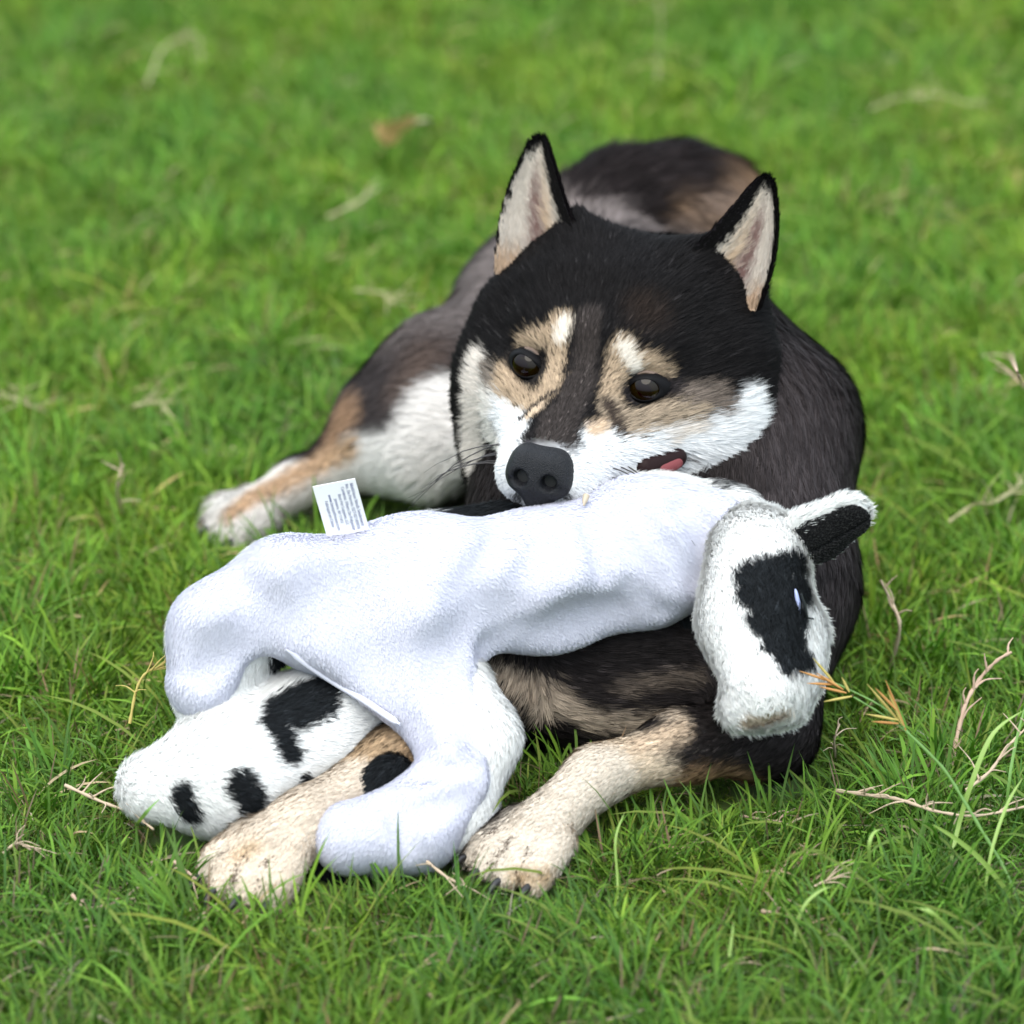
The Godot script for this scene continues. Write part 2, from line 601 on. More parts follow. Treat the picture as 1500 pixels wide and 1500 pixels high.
func dog_body_field() -> Field:
	var d := Field.new()
	# trunk
	d.bone(Vector3(0.085, 0.205, -0.195), Vector3(0.085, 0.120, -0.165), 0.060, 0.072, 0.04)
	d.bone(Vector3(0.08, 0.11, -0.115), Vector3(0.07, 0.105, -0.25), 0.082, 0.088, 0.05)
	d.bone(Vector3(0.07, 0.105, -0.25), Vector3(0.062, 0.1, -0.40), 0.086, 0.074, 0.04)
	d.bone(Vector3(0.062, 0.1, -0.40), Vector3(0.045, 0.098, -0.50), 0.074, 0.080, 0.04)
	# left shoulder, upper arm, forearm, paw
	d.bone(Vector3(0.163, 0.155, -0.14), Vector3(0.162, 0.10, -0.03), 0.054, 0.046, 0.05)
	d.bone(Vector3(0.162, 0.10, -0.03), Vector3(0.1556, 0.0409, 0.0500), 0.045, 0.027, 0.03)
	d.bone(Vector3(0.115, 0.20, -0.21), Vector3(0.16, 0.16, -0.15), 0.047, 0.05, 0.04)
	d.bone(Vector3(0.1556, 0.0409, 0.0500), Vector3(0.1022, 0.0474, 0.0820), 0.025, 0.018, 0.02)
	d.bone(Vector3(0.1022, 0.0474, 0.0820), Vector3(0.0494, 0.0405, 0.1080), 0.018, 0.0152, 0.02)
	d.bone(Vector3(0.0494, 0.0405, 0.1080), Vector3(0.0148, 0.0246, 0.1500), 0.0152, 0.0185, 0.015)
	# right upper arm, forearm, paw
	d.bone(Vector3(0.03, 0.14, -0.12), Vector3(-0.0127, 0.0482, 0.0000), 0.05, 0.035, 0.04)
	d.bone(Vector3(-0.0127, 0.0482, 0.0000), Vector3(-0.0714, 0.0397, 0.0900), 0.032, 0.019, 0.02)
	d.bone(Vector3(-0.0714, 0.0397, 0.0900), Vector3(-0.1196, 0.0310, 0.1500), 0.019, 0.018, 0.02)
	d.bone(Vector3(-0.1196, 0.0310, 0.1500), Vector3(-0.1424, 0.0263, 0.1700), 0.018, 0.019, 0.015)
	# right hind leg: thigh, shank, long foot
	d.bone(Vector3(0.015, 0.09, -0.46), Vector3(-0.0457, 0.0985, -0.3600), 0.062, 0.046, 0.04)
	d.bone(Vector3(-0.0457, 0.0985, -0.3600), Vector3(-0.0893, 0.0787, -0.3600), 0.046, 0.032, 0.03)
	d.bone(Vector3(-0.0498, 0.0779, -0.3100), Vector3(-0.1019, 0.0462, -0.3600), 0.042, 0.024, 0.03)
	d.bone(Vector3(-0.0993, 0.0541, -0.3600), Vector3(-0.1502, 0.0304, -0.3500), 0.021, 0.016, 0.02)
	d.bone(Vector3(-0.1502, 0.0304, -0.3500), Vector3(-0.1815, 0.0205, -0.3200), 0.016, 0.017, 0.012)
	# left hind leg folded on the far side
	d.bone(Vector3(0.07, 0.10, -0.46), Vector3(0.125, 0.07, -0.36), 0.07, 0.05, 0.04)
	d.bone(Vector3(0.13, 0.03, -0.40), Vector3(0.14, 0.02, -0.29), 0.026, 0.02, 0.02)
	# tail curled over the rump
	d.bone(Vector3(0.0505, 0.1738, -0.5300), Vector3(0.0761, 0.1775, -0.5500), 0.020, 0.024, 0.03)
	d.bone(Vector3(0.0762, 0.1749, -0.5500), Vector3(0.1200, 0.1724, -0.5650), 0.024, 0.029, 0.03)
	d.bone(Vector3(0.1200, 0.1724, -0.5650), Vector3(0.1505, 0.1660, -0.5600), 0.029, 0.026, 0.03)
	d.bone(Vector3(0.1505, 0.1660, -0.5600), Vector3(0.1541, 0.1631, -0.5300), 0.026, 0.022, 0.03)
	# the low front of the chest between the forelegs
	d.bone(Vector3(0.0064, 0.0379, -0.0350), Vector3(0.0641, 0.0382, -0.0200), 0.034, 0.046, 0.03)
	d.bone(Vector3(0.0641, 0.0382, -0.0200), Vector3(0.1241, 0.0405, -0.0250), 0.046, 0.045, 0.03)
	d.bone(Vector3(0.0555, 0.0666, -0.0300), Vector3(0.1195, 0.0666, -0.0300), 0.05, 0.05, 0.03)
	for paw in paws():
		for i in 4:
			var u := i - 1.5
			var t := toe(paw, u)
			d.bone(t[0], t[1], 0.0125, 0.0105, 0.004)
			d.bone(t[1], t[2], 0.0105, 0.0085, 0.003)
	return d


# centre, forward, side, reach and spread of each paw seen
func paws() -> Array:
	return [
		[Vector3(0.0140, 0.0246, 0.1500), Vector3(-0.68, 0, 0.73), Vector3(0.73, 0, 0.68), 1.0],
		[Vector3(-0.1405, 0.0265, 0.1680), Vector3(-0.57, 0, 0.82), Vector3(0.82, 0, 0.57), 1.0],
		[Vector3(-0.1787, 0.0217, -0.3220), Vector3(-0.85, 0, 0.5), Vector3(0.5, 0, 0.85), 0.85],
	]


func toe(paw: Array, u: float) -> Array:
	var c: Vector3 = paw[0]
	var k: float = paw[3]
	var root: Vector3 = c + paw[2] * u * 0.0105 * k
	var mid: Vector3 = c + paw[1] * (0.024 - 0.003 * absf(u)) * k + paw[2] * u * 0.0150 * k
	var tip: Vector3 = c + paw[1] * (0.037 - 0.0065 * absf(u)) * k + paw[2] * u * 0.0165 * k
	mid.y = 0.019
	tip.y = 0.0125
	return [root, mid, tip]


func dog_head_field() -> Field:
	var d := Field.new()
	d.egg(Vector3(0, 0.010, -0.078), Vector3(0.079, 0.062, 0.075), 0.02)
	d.both(Vector3(0.030, 0.030, -0.055), Vector3(0.034, 0.048, -0.075), 0.030, 0.026, 0.03)      # crown
	d.both(Vector3(0.056, -0.022, -0.055), Vector3(0.058, -0.045, -0.062), 0.036, 0.033, 0.035)    # cheeks
	d.both(Vector3(0.058, -0.045, -0.060), Vector3(0.050, -0.078, -0.048), 0.031, 0.027, 0.03)
	d.both(Vector3(0.052, -0.075, -0.058), Vector3(0.050, -0.100, -0.070), 0.028, 0.028, 0.03)
	d.both(Vector3(0.066, 0.012, -0.068), Vector3(0.068, -0.015, -0.066), 0.027, 0.028, 0.03)      # temples
	d.both(Vector3(0.030, -0.028, -0.012), Vector3(0.05, -0.03, -0.05), 0.030, 0.034, 0.03)
	d.bone(Vector3(0, -0.010, -0.012), Vector3(0, -0.040, 0.052), 0.027, 0.0155, 0.025)           # bridge
	d.both(Vector3(0.018, -0.038, -0.005), Vector3(0.0135, -0.0545, 0.051), 0.030, 0.0185, 0.02)    # muzzle sides
	d.both(Vector3(0.017, 0.018, -0.014), Vector3(0.034, 0.016, -0.02), 0.018, 0.016, 0.016)      # brows
	d.both(Vector3(0.040, -0.022, -0.012), Vector3(0.05, -0.014, -0.026), 0.016, 0.016, 0.016)     # under the eyes
	d.bone(Vector3(0, -0.072, -0.03), Vector3(0, -0.078, 0.036), 0.026, 0.012, 0.012)             # lower jaw
	d.both(Vector3(0.0385, 0.000, 0.014), Vector3(0.0385, 0.000, 0.004), 0.010, 0.009, 0.010, true) # eye sockets
	d.bone(Vector3(0, -0.02, -0.10), Vector3(0, -0.05, -0.13), 0.075, 0.07, 0.03)                 # neck
	d.both(Vector3(0.058, 0.038, -0.085), Vector3(0.064, 0.060, -0.090), 0.020, 0.012, 0.02)       # ear roots
	d.both(Vector3(0.034, 0.060, -0.066), Vector3(0.044, 0.077, -0.076), 0.013, 0.006, 0.018)
	# the open corner of the mouth
	d.both(Vector3(0.057, -0.0455, 0.013), Vector3(0.070, -0.0385, 0.001), 0.0085, 0.0064, 0.004, true)
	return d


func moved(s: Hide, t: Transform3D) -> Hide:
	for i in s.v.size():
		s.v[i] = t * s.v[i]
		s.n[i] = (t.basis * s.n[i]).normalized()
	return s


const BLACK := Color(0.0085, 0.0078, 0.0080)
const WHITE := Color(0.74, 0.74, 0.74)
const CREAM := Color(0.62, 0.54, 0.46)
const TAN := Color(0.38, 0.285, 0.195)
const DUSK := Color(0.10, 0.085, 0.075)


func head_strokes() -> Array:
	var d := Color(0.035, 0.029, 0.027)
	return [
		[PackedVector3Array([Vector3(0.0231, 0.0439, -0.0134), Vector3(0.0273, 0.0388, -0.0096)]), 0.010, 0.020, Color(0.019, 0.0135, 0.011)],
		[PackedVector3Array([Vector3(-0.0078, 0.0689, -0.1238), Vector3(0.0019, 0.0700, -0.1365), Vector3(-0.0956, 0.0262, -0.3690)]), 0.012, 0.02, Color(0.05, 0.045, 0.045)],
		# white of the far cheek and of the muzzle
		[PackedVector3Array([Vector3(-0.0727, -0.0131, -0.0114), Vector3(-0.0696, -0.0365, -0.0088), Vector3(-0.0696, -0.0649, -0.0183), Vector3(-0.0623, -0.0791, -0.0066), Vector3(-0.0542, -0.0902, 0.0086)]), 0.0115, 0.007, Color(0.66, 0.60, 0.54)],
		[PackedVector3Array([Vector3(-0.0569, -0.0247, 0.0070), Vector3(-0.0505, -0.0478, 0.0062), Vector3(-0.0271, -0.0544, 0.0637), Vector3(-0.0439, -0.0849, 0.0134)]), 0.011, 0.007, Color(0.70, 0.66, 0.61)],
		[PackedVector3Array([Vector3(-0.0405, -0.0255, 0.0224), Vector3(-0.0258, -0.0351, 0.0500), Vector3(-0.0195, -0.0518, 0.0696), Vector3(-0.0332, -0.0841, 0.0177)]), 0.012, 0.007, WHITE],
		[PackedVector3Array([Vector3(0.0004, -0.0706, 0.0625), Vector3(0.0211, -0.0692, 0.0589), Vector3(0.0220, -0.0723, 0.0090)]), 0.011, 0.006, WHITE],
		# white of the near cheek
		[PackedVector3Array([Vector3(0.0911, -0.0056, -0.0321), Vector3(0.0976, -0.0195, -0.0367), Vector3(0.0976, -0.0364, -0.0331), Vector3(0.0965, -0.0459, -0.0236)]), 0.0115, 0.007, WHITE],
		[PackedVector3Array([Vector3(0.0819, -0.0194, -0.0181), Vector3(0.0852, -0.0346, -0.0216), Vector3(0.0865, -0.0512, -0.0179)]), 0.014, 0.007, WHITE],
		[PackedVector3Array([Vector3(0.0658, -0.0309, -0.0038), Vector3(0.0609, -0.0380, -0.0013), Vector3(0.0664, -0.0542, -0.0122)]), 0.013, 0.007, WHITE],
		[PackedVector3Array([Vector3(0.0244, -0.0302, 0.0455), Vector3(0.0430, -0.0309, 0.0217), Vector3(0.0622, -0.0264, 0.0008)]), 0.011, 0.007, WHITE],
		[PackedVector3Array([Vector3(0.0255, -0.0441, 0.0621), Vector3(0.0349, -0.0502, 0.0423), Vector3(0.0467, -0.0492, 0.0119)]), 0.016, 0.007, WHITE],
		[PackedVector3Array([Vector3(0.0993, -0.0455, -0.0244), Vector3(0.0935, -0.0576, -0.0128), Vector3(0.0728, -0.0611, -0.0091)]), 0.016, 0.01, Color(0.66, 0.65, 0.63)],
		# brows
		[PackedVector3Array([Vector3(0.0206, 0.0218, 0.0060), Vector3(0.0204, 0.0082, 0.0104), Vector3(0.0227, -0.0086, 0.0234)]), 0.0072, 0.006, TAN],
		[PackedVector3Array([Vector3(0.0238, 0.0148, 0.0072), Vector3(0.0344, 0.0151, 0.0017), Vector3(0.0446, 0.0093, -0.0034)]), 0.0058, 0.006, TAN],
		[PackedVector3Array([Vector3(0.0214, 0.0219, 0.0058), Vector3(0.0257, 0.0167, 0.0059), Vector3(0.0295, 0.0120, 0.0045)]), 0.0044, 0.006, Color(0.72, 0.66, 0.58)],
		[PackedVector3Array([Vector3(-0.0194, 0.0292, 0.0023), Vector3(-0.0191, 0.0196, 0.0070), Vector3(-0.0159, -0.0033, 0.0225)]), 0.0064, 0.005, TAN],
		[PackedVector3Array([Vector3(-0.0198, 0.0252, 0.0046), Vector3(-0.0304, 0.0170, 0.0035), Vector3(-0.0422, 0.0103, -0.0026)]), 0.0058, 0.006, TAN],
		[PackedVector3Array([Vector3(-0.0173, 0.0289, 0.0029), Vector3(-0.0175, 0.0207, 0.0069)]), 0.0042, 0.006, Color(0.72, 0.66, 0.58)],
		# below the eyes
		[PackedVector3Array([Vector3(-0.0520, -0.0080, 0.0039), Vector3(-0.0430, -0.0162, 0.0155), Vector3(-0.0249, -0.0175, 0.0309), Vector3(-0.0146, -0.0103, 0.0309), Vector3(-0.0140, -0.0028, 0.0230)]), 0.0070, 0.006, TAN],
		[PackedVector3Array([Vector3(-0.0629, -0.0101, -0.0039), Vector3(-0.0562, -0.0181, 0.0063)]), 0.0052, 0.006, Color(0.19, 0.16, 0.135)],
		[PackedVector3Array([Vector3(-0.0201, -0.0234, 0.0417), Vector3(-0.0151, -0.0176, 0.0392)]), 0.0040, 0.006, Color(0.60, 0.46, 0.33)],
		[PackedVector3Array([Vector3(0.0241, -0.0122, 0.0260), Vector3(0.0355, -0.0199, 0.0238), Vector3(0.0501, -0.0142, 0.0100), Vector3(0.0643, -0.0089, -0.0055)]), 0.0078, 0.006, Color(0.32, 0.25, 0.18)],
		[PackedVector3Array([Vector3(0.0608, -0.0019, -0.0065), Vector3(0.0728, -0.0005, -0.0169), Vector3(0.0779, -0.0075, -0.0180)]), 0.0066, 0.007, Color(0.15, 0.12, 0.10)],
		[PackedVector3Array([Vector3(0.0203, -0.0239, 0.0424), Vector3(0.0241, -0.0214, 0.0353)]), 0.0048, 0.007, Color(0.58, 0.43, 0.30)],
		[PackedVector3Array([Vector3(0.0541, -0.0264, 0.0102), Vector3(0.0680, -0.0199, -0.0057)]), 0.0030, 0.008, CREAM],
		# dark bridge and tear lines
		[PackedVector3Array([Vector3(-0.0045, 0.0339, -0.0023), Vector3(0.0003, 0.0150, 0.0093), Vector3(0.0034, 0.0005, 0.0228)]), 0.0072, 0.006, d],
		[PackedVector3Array([Vector3(0.0034, 0.0005, 0.0228), Vector3(0.0036, -0.0137, 0.0406), Vector3(0.0032, -0.0223, 0.0538)]), 0.0090, 0.006, d],
		[PackedVector3Array([Vector3(0.0012, -0.0192, 0.0493), Vector3(0.0049, -0.0287, 0.0635)]), 0.0118, 0.006, d],
		[PackedVector3Array([Vector3(-0.0249, -0.0270, 0.0409), Vector3(-0.0211, -0.0201, 0.0367), Vector3(-0.0153, -0.0134, 0.0340), Vector3(-0.0093, -0.0083, 0.0315)]), 0.0022, 0.003, d],
		[PackedVector3Array([Vector3(0.0209, -0.0095, 0.0255), Vector3(0.0271, -0.0165, 0.0278), Vector3(0.0328, -0.0245, 0.0296)]), 0.0040, 0.004, Color(0.05, 0.037, 0.03)],
		[PackedVector3Array([Vector3(-0.0168, -0.0420, 0.0684), Vector3(-0.0045, -0.0340, 0.0684), Vector3(0.0076, -0.0320, 0.0660), Vector3(0.0169, -0.0346, 0.0626)]), 0.0018, 0.006, Color(0.34, 0.34, 0.35)],
		[PackedVector3Array([Vector3(0, -0.050, 0.069)]), 0.0165, 0.003, Color(0.012, 0.012, 0.013)],
		# dark rims
		[PackedVector3Array([Vector3(-0.0456, -0.0010, -0.0034), Vector3(-0.0404, -0.0002, -0.0052), Vector3(-0.0266, -0.0021, 0.0108)]), 0.0082, 0.0045, Color(0.02, 0.017, 0.016)],
		[PackedVector3Array([Vector3(0.0294, -0.0048, 0.0079), Vector3(0.0369, -0.0019, -0.0046), Vector3(0.0491, 0.0007, -0.0031)]), 0.0068, 0.0045, Color(0.02, 0.017, 0.018)],
		[PackedVector3Array([Vector3(0.0495, 0.0024, -0.0037), Vector3(0.0577, 0.0025, -0.0073)]), 0.0016, 0.004, Color(0.02, 0.017, 0.018)],
		[PackedVector3Array([Vector3(0.057, -0.0455, 0.013), Vector3(0.070, -0.0385, 0.001)]), 0.0088, 0.003, Color(0.03, 0.022, 0.022)],
	]


func body_strokes() -> Array:
	var back := Color(0.150, 0.125, 0.118)
	return [
		# greyer back and flank
		[PackedVector3Array([Vector3(0.0749, 0.1802, -0.5041), Vector3(0.1258, 0.1646, -0.5184)]), 0.05, 0.03, back],
		[PackedVector3Array([Vector3(-0.0147, 0.1580, -0.4346), Vector3(-0.0476, 0.1518, -0.3552)]), 0.045, 0.03, back],
		[PackedVector3Array([Vector3(-0.0217, 0.2293, -0.1411), Vector3(-0.0518, 0.1325, -0.3136), Vector3(-0.0999, 0.1009, -0.3288)]), 0.035, 0.04, Color(0.042, 0.035, 0.035)],
		[PackedVector3Array([Vector3(-0.0611, 0.1252, -0.3065), Vector3(-0.0519, 0.1387, -0.3235)]), 0.015, 0.04, Color(0.10, 0.072, 0.06)],
		[PackedVector3Array([Vector3(0.1783, 0.2051, -0.1084), Vector3(0.1899, 0.1720, -0.0764), Vector3(0.1898, 0.1382, -0.0066), Vector3(0.1800, 0.0776, 0.0400)]), 0.04, 0.04, Color(0.038, 0.032, 0.033)],
		# tail
		[PackedVector3Array([Vector3(0.0553, 0.1981, -0.5286), Vector3(0.0907, 0.2046, -0.5409), Vector3(0.1212, 0.2049, -0.5477), Vector3(0.0955, 0.1932, -0.5276)]), 0.035, 0.02, Color(0.014, 0.011, 0.011)],
		[PackedVector3Array([Vector3(0.1646, 0.1959, -0.5508), Vector3(0.1649, 0.1839, -0.5238), Vector3(0.1553, 0.1729, -0.5099)]), 0.012, 0.05, Color(0.25, 0.155, 0.09)],
		[PackedVector3Array([Vector3(0.1207, 0.1762, -0.5230), Vector3(0.1454, 0.1749, -0.5116)]), 0.004, 0.045, Color(0.15, 0.095, 0.058)],
		# right hind leg
		[PackedVector3Array([Vector3(-0.1097, 0.0933, -0.3348), Vector3(-0.1198, 0.0718, -0.3367), Vector3(-0.1173, 0.0638, -0.3309)]), 0.016, 0.02, Color(0.30, 0.185, 0.115)],
		[PackedVector3Array([Vector3(-0.0373, 0.1145, -0.2832), Vector3(-0.0513, 0.0900, -0.2694), Vector3(-0.0702, 0.0728, -0.2739), Vector3(-0.1000, 0.0559, -0.3130)]), 0.028, 0.016, Color(0.70, 0.67, 0.64)],
		[PackedVector3Array([Vector3(-0.1683, 0.0219, -0.3250), Vector3(-0.1966, 0.0175, -0.3150)]), 0.04, 0.012, Color(0.74, 0.71, 0.67)],
		[PackedVector3Array([Vector3(-0.1103, 0.0444, -0.3276), Vector3(-0.1444, 0.0299, -0.3308), Vector3(-0.1667, 0.0272, -0.3013), Vector3(-0.1899, 0.0220, -0.2897), Vector3(-0.2050, 0.0159, -0.2976)]), 0.019, 0.012, Color(0.66, 0.62, 0.58)],
		[PackedVector3Array([Vector3(-0.1046, 0.0749, -0.3171), Vector3(-0.1298, 0.0543, -0.3387), Vector3(-0.1539, 0.0430, -0.3344), Vector3(-0.1747, 0.0371, -0.3180), Vector3(-0.1931, 0.0293, -0.3049)]), 0.0085, 0.012, Color(0.47, 0.31, 0.19)],
		# chest
		[PackedVector3Array([Vector3(-0.0062, 0.0753, 0.0279), Vector3(0.0104, 0.0654, 0.0267), Vector3(0.0209, 0.0571, 0.0268)]), 0.008, 0.010, Color(0.36, 0.285, 0.215)],
		[PackedVector3Array([Vector3(0.0209, 0.0505, 0.0277), Vector3(0.0418, 0.0404, 0.0310), Vector3(0.0710, 0.0383, 0.0341), Vector3(0.1015, 0.0692, 0.0886)]), 0.007, 0.009, Color(0.42, 0.34, 0.26)],
		[PackedVector3Array([Vector3(0.0583, 0.0620, 0.0320), Vector3(0.0833, 0.0657, 0.0302), Vector3(0.1103, 0.0698, 0.0290)]), 0.004, 0.012, Color(0.12, 0.095, 0.075)],
		[PackedVector3Array([Vector3(0.0334, 0.0721, 0.0242), Vector3(0.0624, 0.0797, 0.0255), Vector3(0.0958, 0.0812, 0.0238)]), 0.006, 0.014, Color(0.014, 0.012, 0.012)],
		# left foreleg
		[PackedVector3Array([Vector3(0.1400, 0.0184, 0.0690), Vector3(0.1111, 0.0299, 0.0943), Vector3(0.0792, 0.0294, 0.1020)]), 0.015, 0.016, Color(0.40, 0.245, 0.135)],
		[PackedVector3Array([Vector3(0.0604, 0.0560, 0.1139), Vector3(0.0727, 0.0379, 0.1142)]), 0.028, 0.018, Color(0.57, 0.46, 0.34)],
		[PackedVector3Array([Vector3(0.0501, 0.0461, 0.1294), Vector3(0.0318, 0.0393, 0.1503), Vector3(0.0158, 0.0327, 0.1709), Vector3(-0.0039, 0.0222, 0.1803), Vector3(-0.0119, 0.0120, 0.1784), Vector3(0.0196, 0.0170, 0.1909)]), 0.030, 0.014, Color(0.64, 0.56, 0.465)],
		[PackedVector3Array([Vector3(0.1013, 0.0651, 0.0965), Vector3(0.0769, 0.0589, 0.1022)]), 0.007, 0.012, Color(0.50, 0.38, 0.27)],
		[PackedVector3Array([Vector3(0.0039, 0.0165, 0.1862), Vector3(0.0196, 0.0190, 0.1905)]), 0.006, 0.012, Color(0.50, 0.36, 0.22)],
		# right foreleg
		[PackedVector3Array([Vector3(-0.0646, 0.0535, 0.1092), Vector3(-0.0764, 0.0498, 0.1193)]), 0.026, 0.014, Color(0.44, 0.31, 0.19)],
		[PackedVector3Array([Vector3(-0.0957, 0.0460, 0.1418), Vector3(-0.1221, 0.0408, 0.1734), Vector3(-0.1411, 0.0364, 0.1857), Vector3(-0.1608, 0.0276, 0.1876), Vector3(-0.1730, 0.0191, 0.1867), Vector3(-0.1561, 0.0193, 0.2029), Vector3(-0.1324, 0.0250, 0.2050)]), 0.032, 0.014, Color(0.66, 0.56, 0.45)],
		[PackedVector3Array([Vector3(-0.1491, 0.0357, 0.1844), Vector3(-0.1570, 0.0306, 0.1848)]), 0.005, 0.014, Color(0.52, 0.37, 0.23)],
	]


func fur_lengths_head() -> Array:
	var r := func(x: float) -> Color: return Color(x, 0, 0)
	return [
		[PackedVector3Array([Vector3(0, 0.06, -0.03), Vector3(0, 0.03, 0.0)]), 0.035, 0.03, Color(0.008, 0, 0)],
		[PackedVector3Array([Vector3(0.04, 0, 0.0), Vector3(0.015, 0.01, 0.01), Vector3(-0.015, 0.01, 0.01), Vector3(-0.04, 0, 0.0)]), 0.018, 0.02, Color(0.0055, 0, 0)],
		[PackedVector3Array([Vector3(0, -0.02, 0.01), Vector3(0, -0.05, 0.06)]), 0.036, 0.025, Color(0.0045, 0, 0)],
		[PackedVector3Array([Vector3(0, -0.047, 0.070)]), 0.0198, 0.003, Color(0.0, 0, 0)],
		[PackedVector3Array([Vector3(0.0385, -0.001, 0.006), Vector3(0.0385, -0.001, 0.01)]), 0.0098, 0.003, Color(0.0, 0, 0)],
		[PackedVector3Array([Vector3(0.057, -0.0455, 0.013), Vector3(0.070, -0.0385, 0.001)]), 0.0085, 0.002, Color(0.0, 0, 0)],
		[PackedVector3Array([Vector3(-0.0385, -0.001, 0.006), Vector3(-0.0385, -0.001, 0.01)]), 0.0098, 0.003, Color(0.0, 0, 0)],
	]


func body_lengths() -> Array:
	return [
		[PackedVector3Array([Vector3(0.1012, 0.0515, 0.1054), Vector3(0.1701, 0.0476, 0.0763)]), 0.05, 0.03, Color(0.009, 0, 0)],
		[PackedVector3Array([Vector3(0.1783, 0.2051, -0.1084), Vector3(0.1876, 0.1726, -0.0749), Vector3(0.1557, 0.1609, -0.0379), Vector3(0.1265, 0.1556, -0.0397)]), 0.05, 0.04, Color(0.022, 0, 0)],
		[PackedVector3Array([Vector3(0.0726, 0.0471, 0.1142), Vector3(0.0440, 0.0443, 0.1345), Vector3(0.0118, 0.0322, 0.1700)]), 0.05, 0.02, Color(0.0055, 0, 0)],
		[PackedVector3Array([Vector3(-0.0529, 0.0576, 0.0909), Vector3(-0.0919, 0.0459, 0.1375), Vector3(-0.1372, 0.0363, 0.1855)]), 0.045, 0.02, Color(0.0065, 0, 0)],
		[PackedVector3Array([Vector3(-0.1200, 0.0478, -0.3319), Vector3(-0.1538, 0.0402, -0.3312), Vector3(-0.2000, 0.0190, -0.2963)]), 0.03, 0.02, Color(0.007, 0, 0)],
		[PackedVector3Array([Vector3(0.0652, 0.1971, -0.5238), Vector3(0.1184, 0.1979, -0.5370), Vector3(0.1560, 0.1900, -0.5291)]), 0.06, 0.02, Color(0.026, 0, 0)],
		[PackedVector3Array([Vector3(0.0020, 0.0118, 0.1700), Vector3(-0.0197, 0.0107, 0.1800)]), 0.03, 0.01, Color(0.0026, 0, 0)],
		[PackedVector3Array([Vector3(-0.1554, 0.0181, 0.1850), Vector3(-0.1767, 0.0164, 0.1900)]), 0.028, 0.01, Color(0.0026, 0, 0)],
	]


func build_dog() -> void:
	var t0 := Time.get_ticks_msec()
	var dog := thing("dog", "black and tan dog with white cheeks lying on the grass, biting a plush toy", "dog", Vector3(0.06, 0, -0.15))
	var bf := dog_body_field()
	var body := skin_of(bf, Vector3(-0.27, -0.03, -0.66), Vector3(0.26, 0.30, 0.24), 0.0055)
	var bs := body_strokes()
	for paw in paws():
		for i in 3:  # creases between the toes: their shade is painted dark into the coat
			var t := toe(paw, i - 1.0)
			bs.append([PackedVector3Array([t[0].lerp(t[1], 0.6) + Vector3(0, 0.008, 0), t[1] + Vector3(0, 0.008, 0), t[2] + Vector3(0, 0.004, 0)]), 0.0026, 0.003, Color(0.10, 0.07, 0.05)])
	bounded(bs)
	var bl := bounded(body_lengths())
	for p in body.v:
		var mott := 1.0 + 0.55 * noise.get_noise_3dv(p * Vector3(60, 60, 25)) + 0.35 * noise.get_noise_3dv(p * 220.0)
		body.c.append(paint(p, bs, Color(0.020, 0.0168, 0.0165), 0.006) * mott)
		body.l.append(paint(p, bl, Color(0.015, 0, 0), 0.0).r)
		body.f.append(bf.flow(p))
	print("body ", body.v.size(), " ", Time.get_ticks_msec() - t0)
	var hf := dog_head_field()
	var head := skin_of(hf, Vector3(-0.12, -0.125, -0.20), Vector3(0.12, 0.11, 0.09), 0.0026)
	var hs := bounded(head_strokes())
	var hl := bounded(fur_lengths_head())
	for p in head.v:
		head.c.append(paint(p, hs, BLACK, 0.0022))
		head.l.append(paint(p, hl, Color(0.0145, 0, 0), 0.0).r)
		var q := p - Vector3(0, -0.05, 0.085)
		var fl := q.normalized() + Vector3(signf(p.x) * 0.5 * clampf(absf(p.x) / 0.05, 0, 1), 0.0, 0.0)
		if p.y < -0.03:
			fl += Vector3(0, -0.55, 0)
		head.f.append((HEAD.basis * fl).normalized())
	moved(head, HEAD)
	print("head ", head.v.size(), " ", Time.get_ticks_msec() - t0)
	var skin := mat(Color.WHITE, 0.8, true)
	part("body", commit([body, head]), skin, dog)
	# ears
	var ears: Array[Hide] = []
	for s: float in [-1.0, 1.0]:
		var e := ear(s)
		part("ear", commit([e]), skin, dog)
		ears.append(e)
	# coat
	var hair := mat(Color.WHITE, 0.65, true)
	hair.metallic_specular = 0.14
	var n := 0
	var short := [clump(9, 0.16, 0.055, 11, 0.2), clump(9, 0.16, 0.055, 12, 0.2), clump(9, 0.16, 0.055, 13, 0.3)]
	for job: Array in [[body, 350000.0, 0.9, 0.33, 0.0048, 0.2], [head, 700000.0, 0.85, 0.36, 0.0038, 0.15], [ears[0], 420000.0, 0.85, 0.32, 0.005, 0.16], [ears[1], 420000.0, 0.85, 0.32, 0.005, 0.16]]:
		var rows := fur_rows(job[0], job[1], job[2], job[3], job[4], job[5], 100 + n)
		for k in 3:
			if job[0] == head:
				rows[k] = recolour(rows[k], hs, BLACK, HEAD.affine_inverse(), 0.0028, 500 + k)
			elif job[0] == body:
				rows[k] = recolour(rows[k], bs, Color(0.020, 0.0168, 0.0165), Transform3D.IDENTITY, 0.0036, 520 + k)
			scatter("fur", short[k], hair, rows[k], dog)
			n += rows[k].size() / 16
	print("clumps ", n, " ", Time.get_ticks_msec() - t0)
	dog_face(dog)
	print("dog ", Time.get_ticks_msec() - t0)


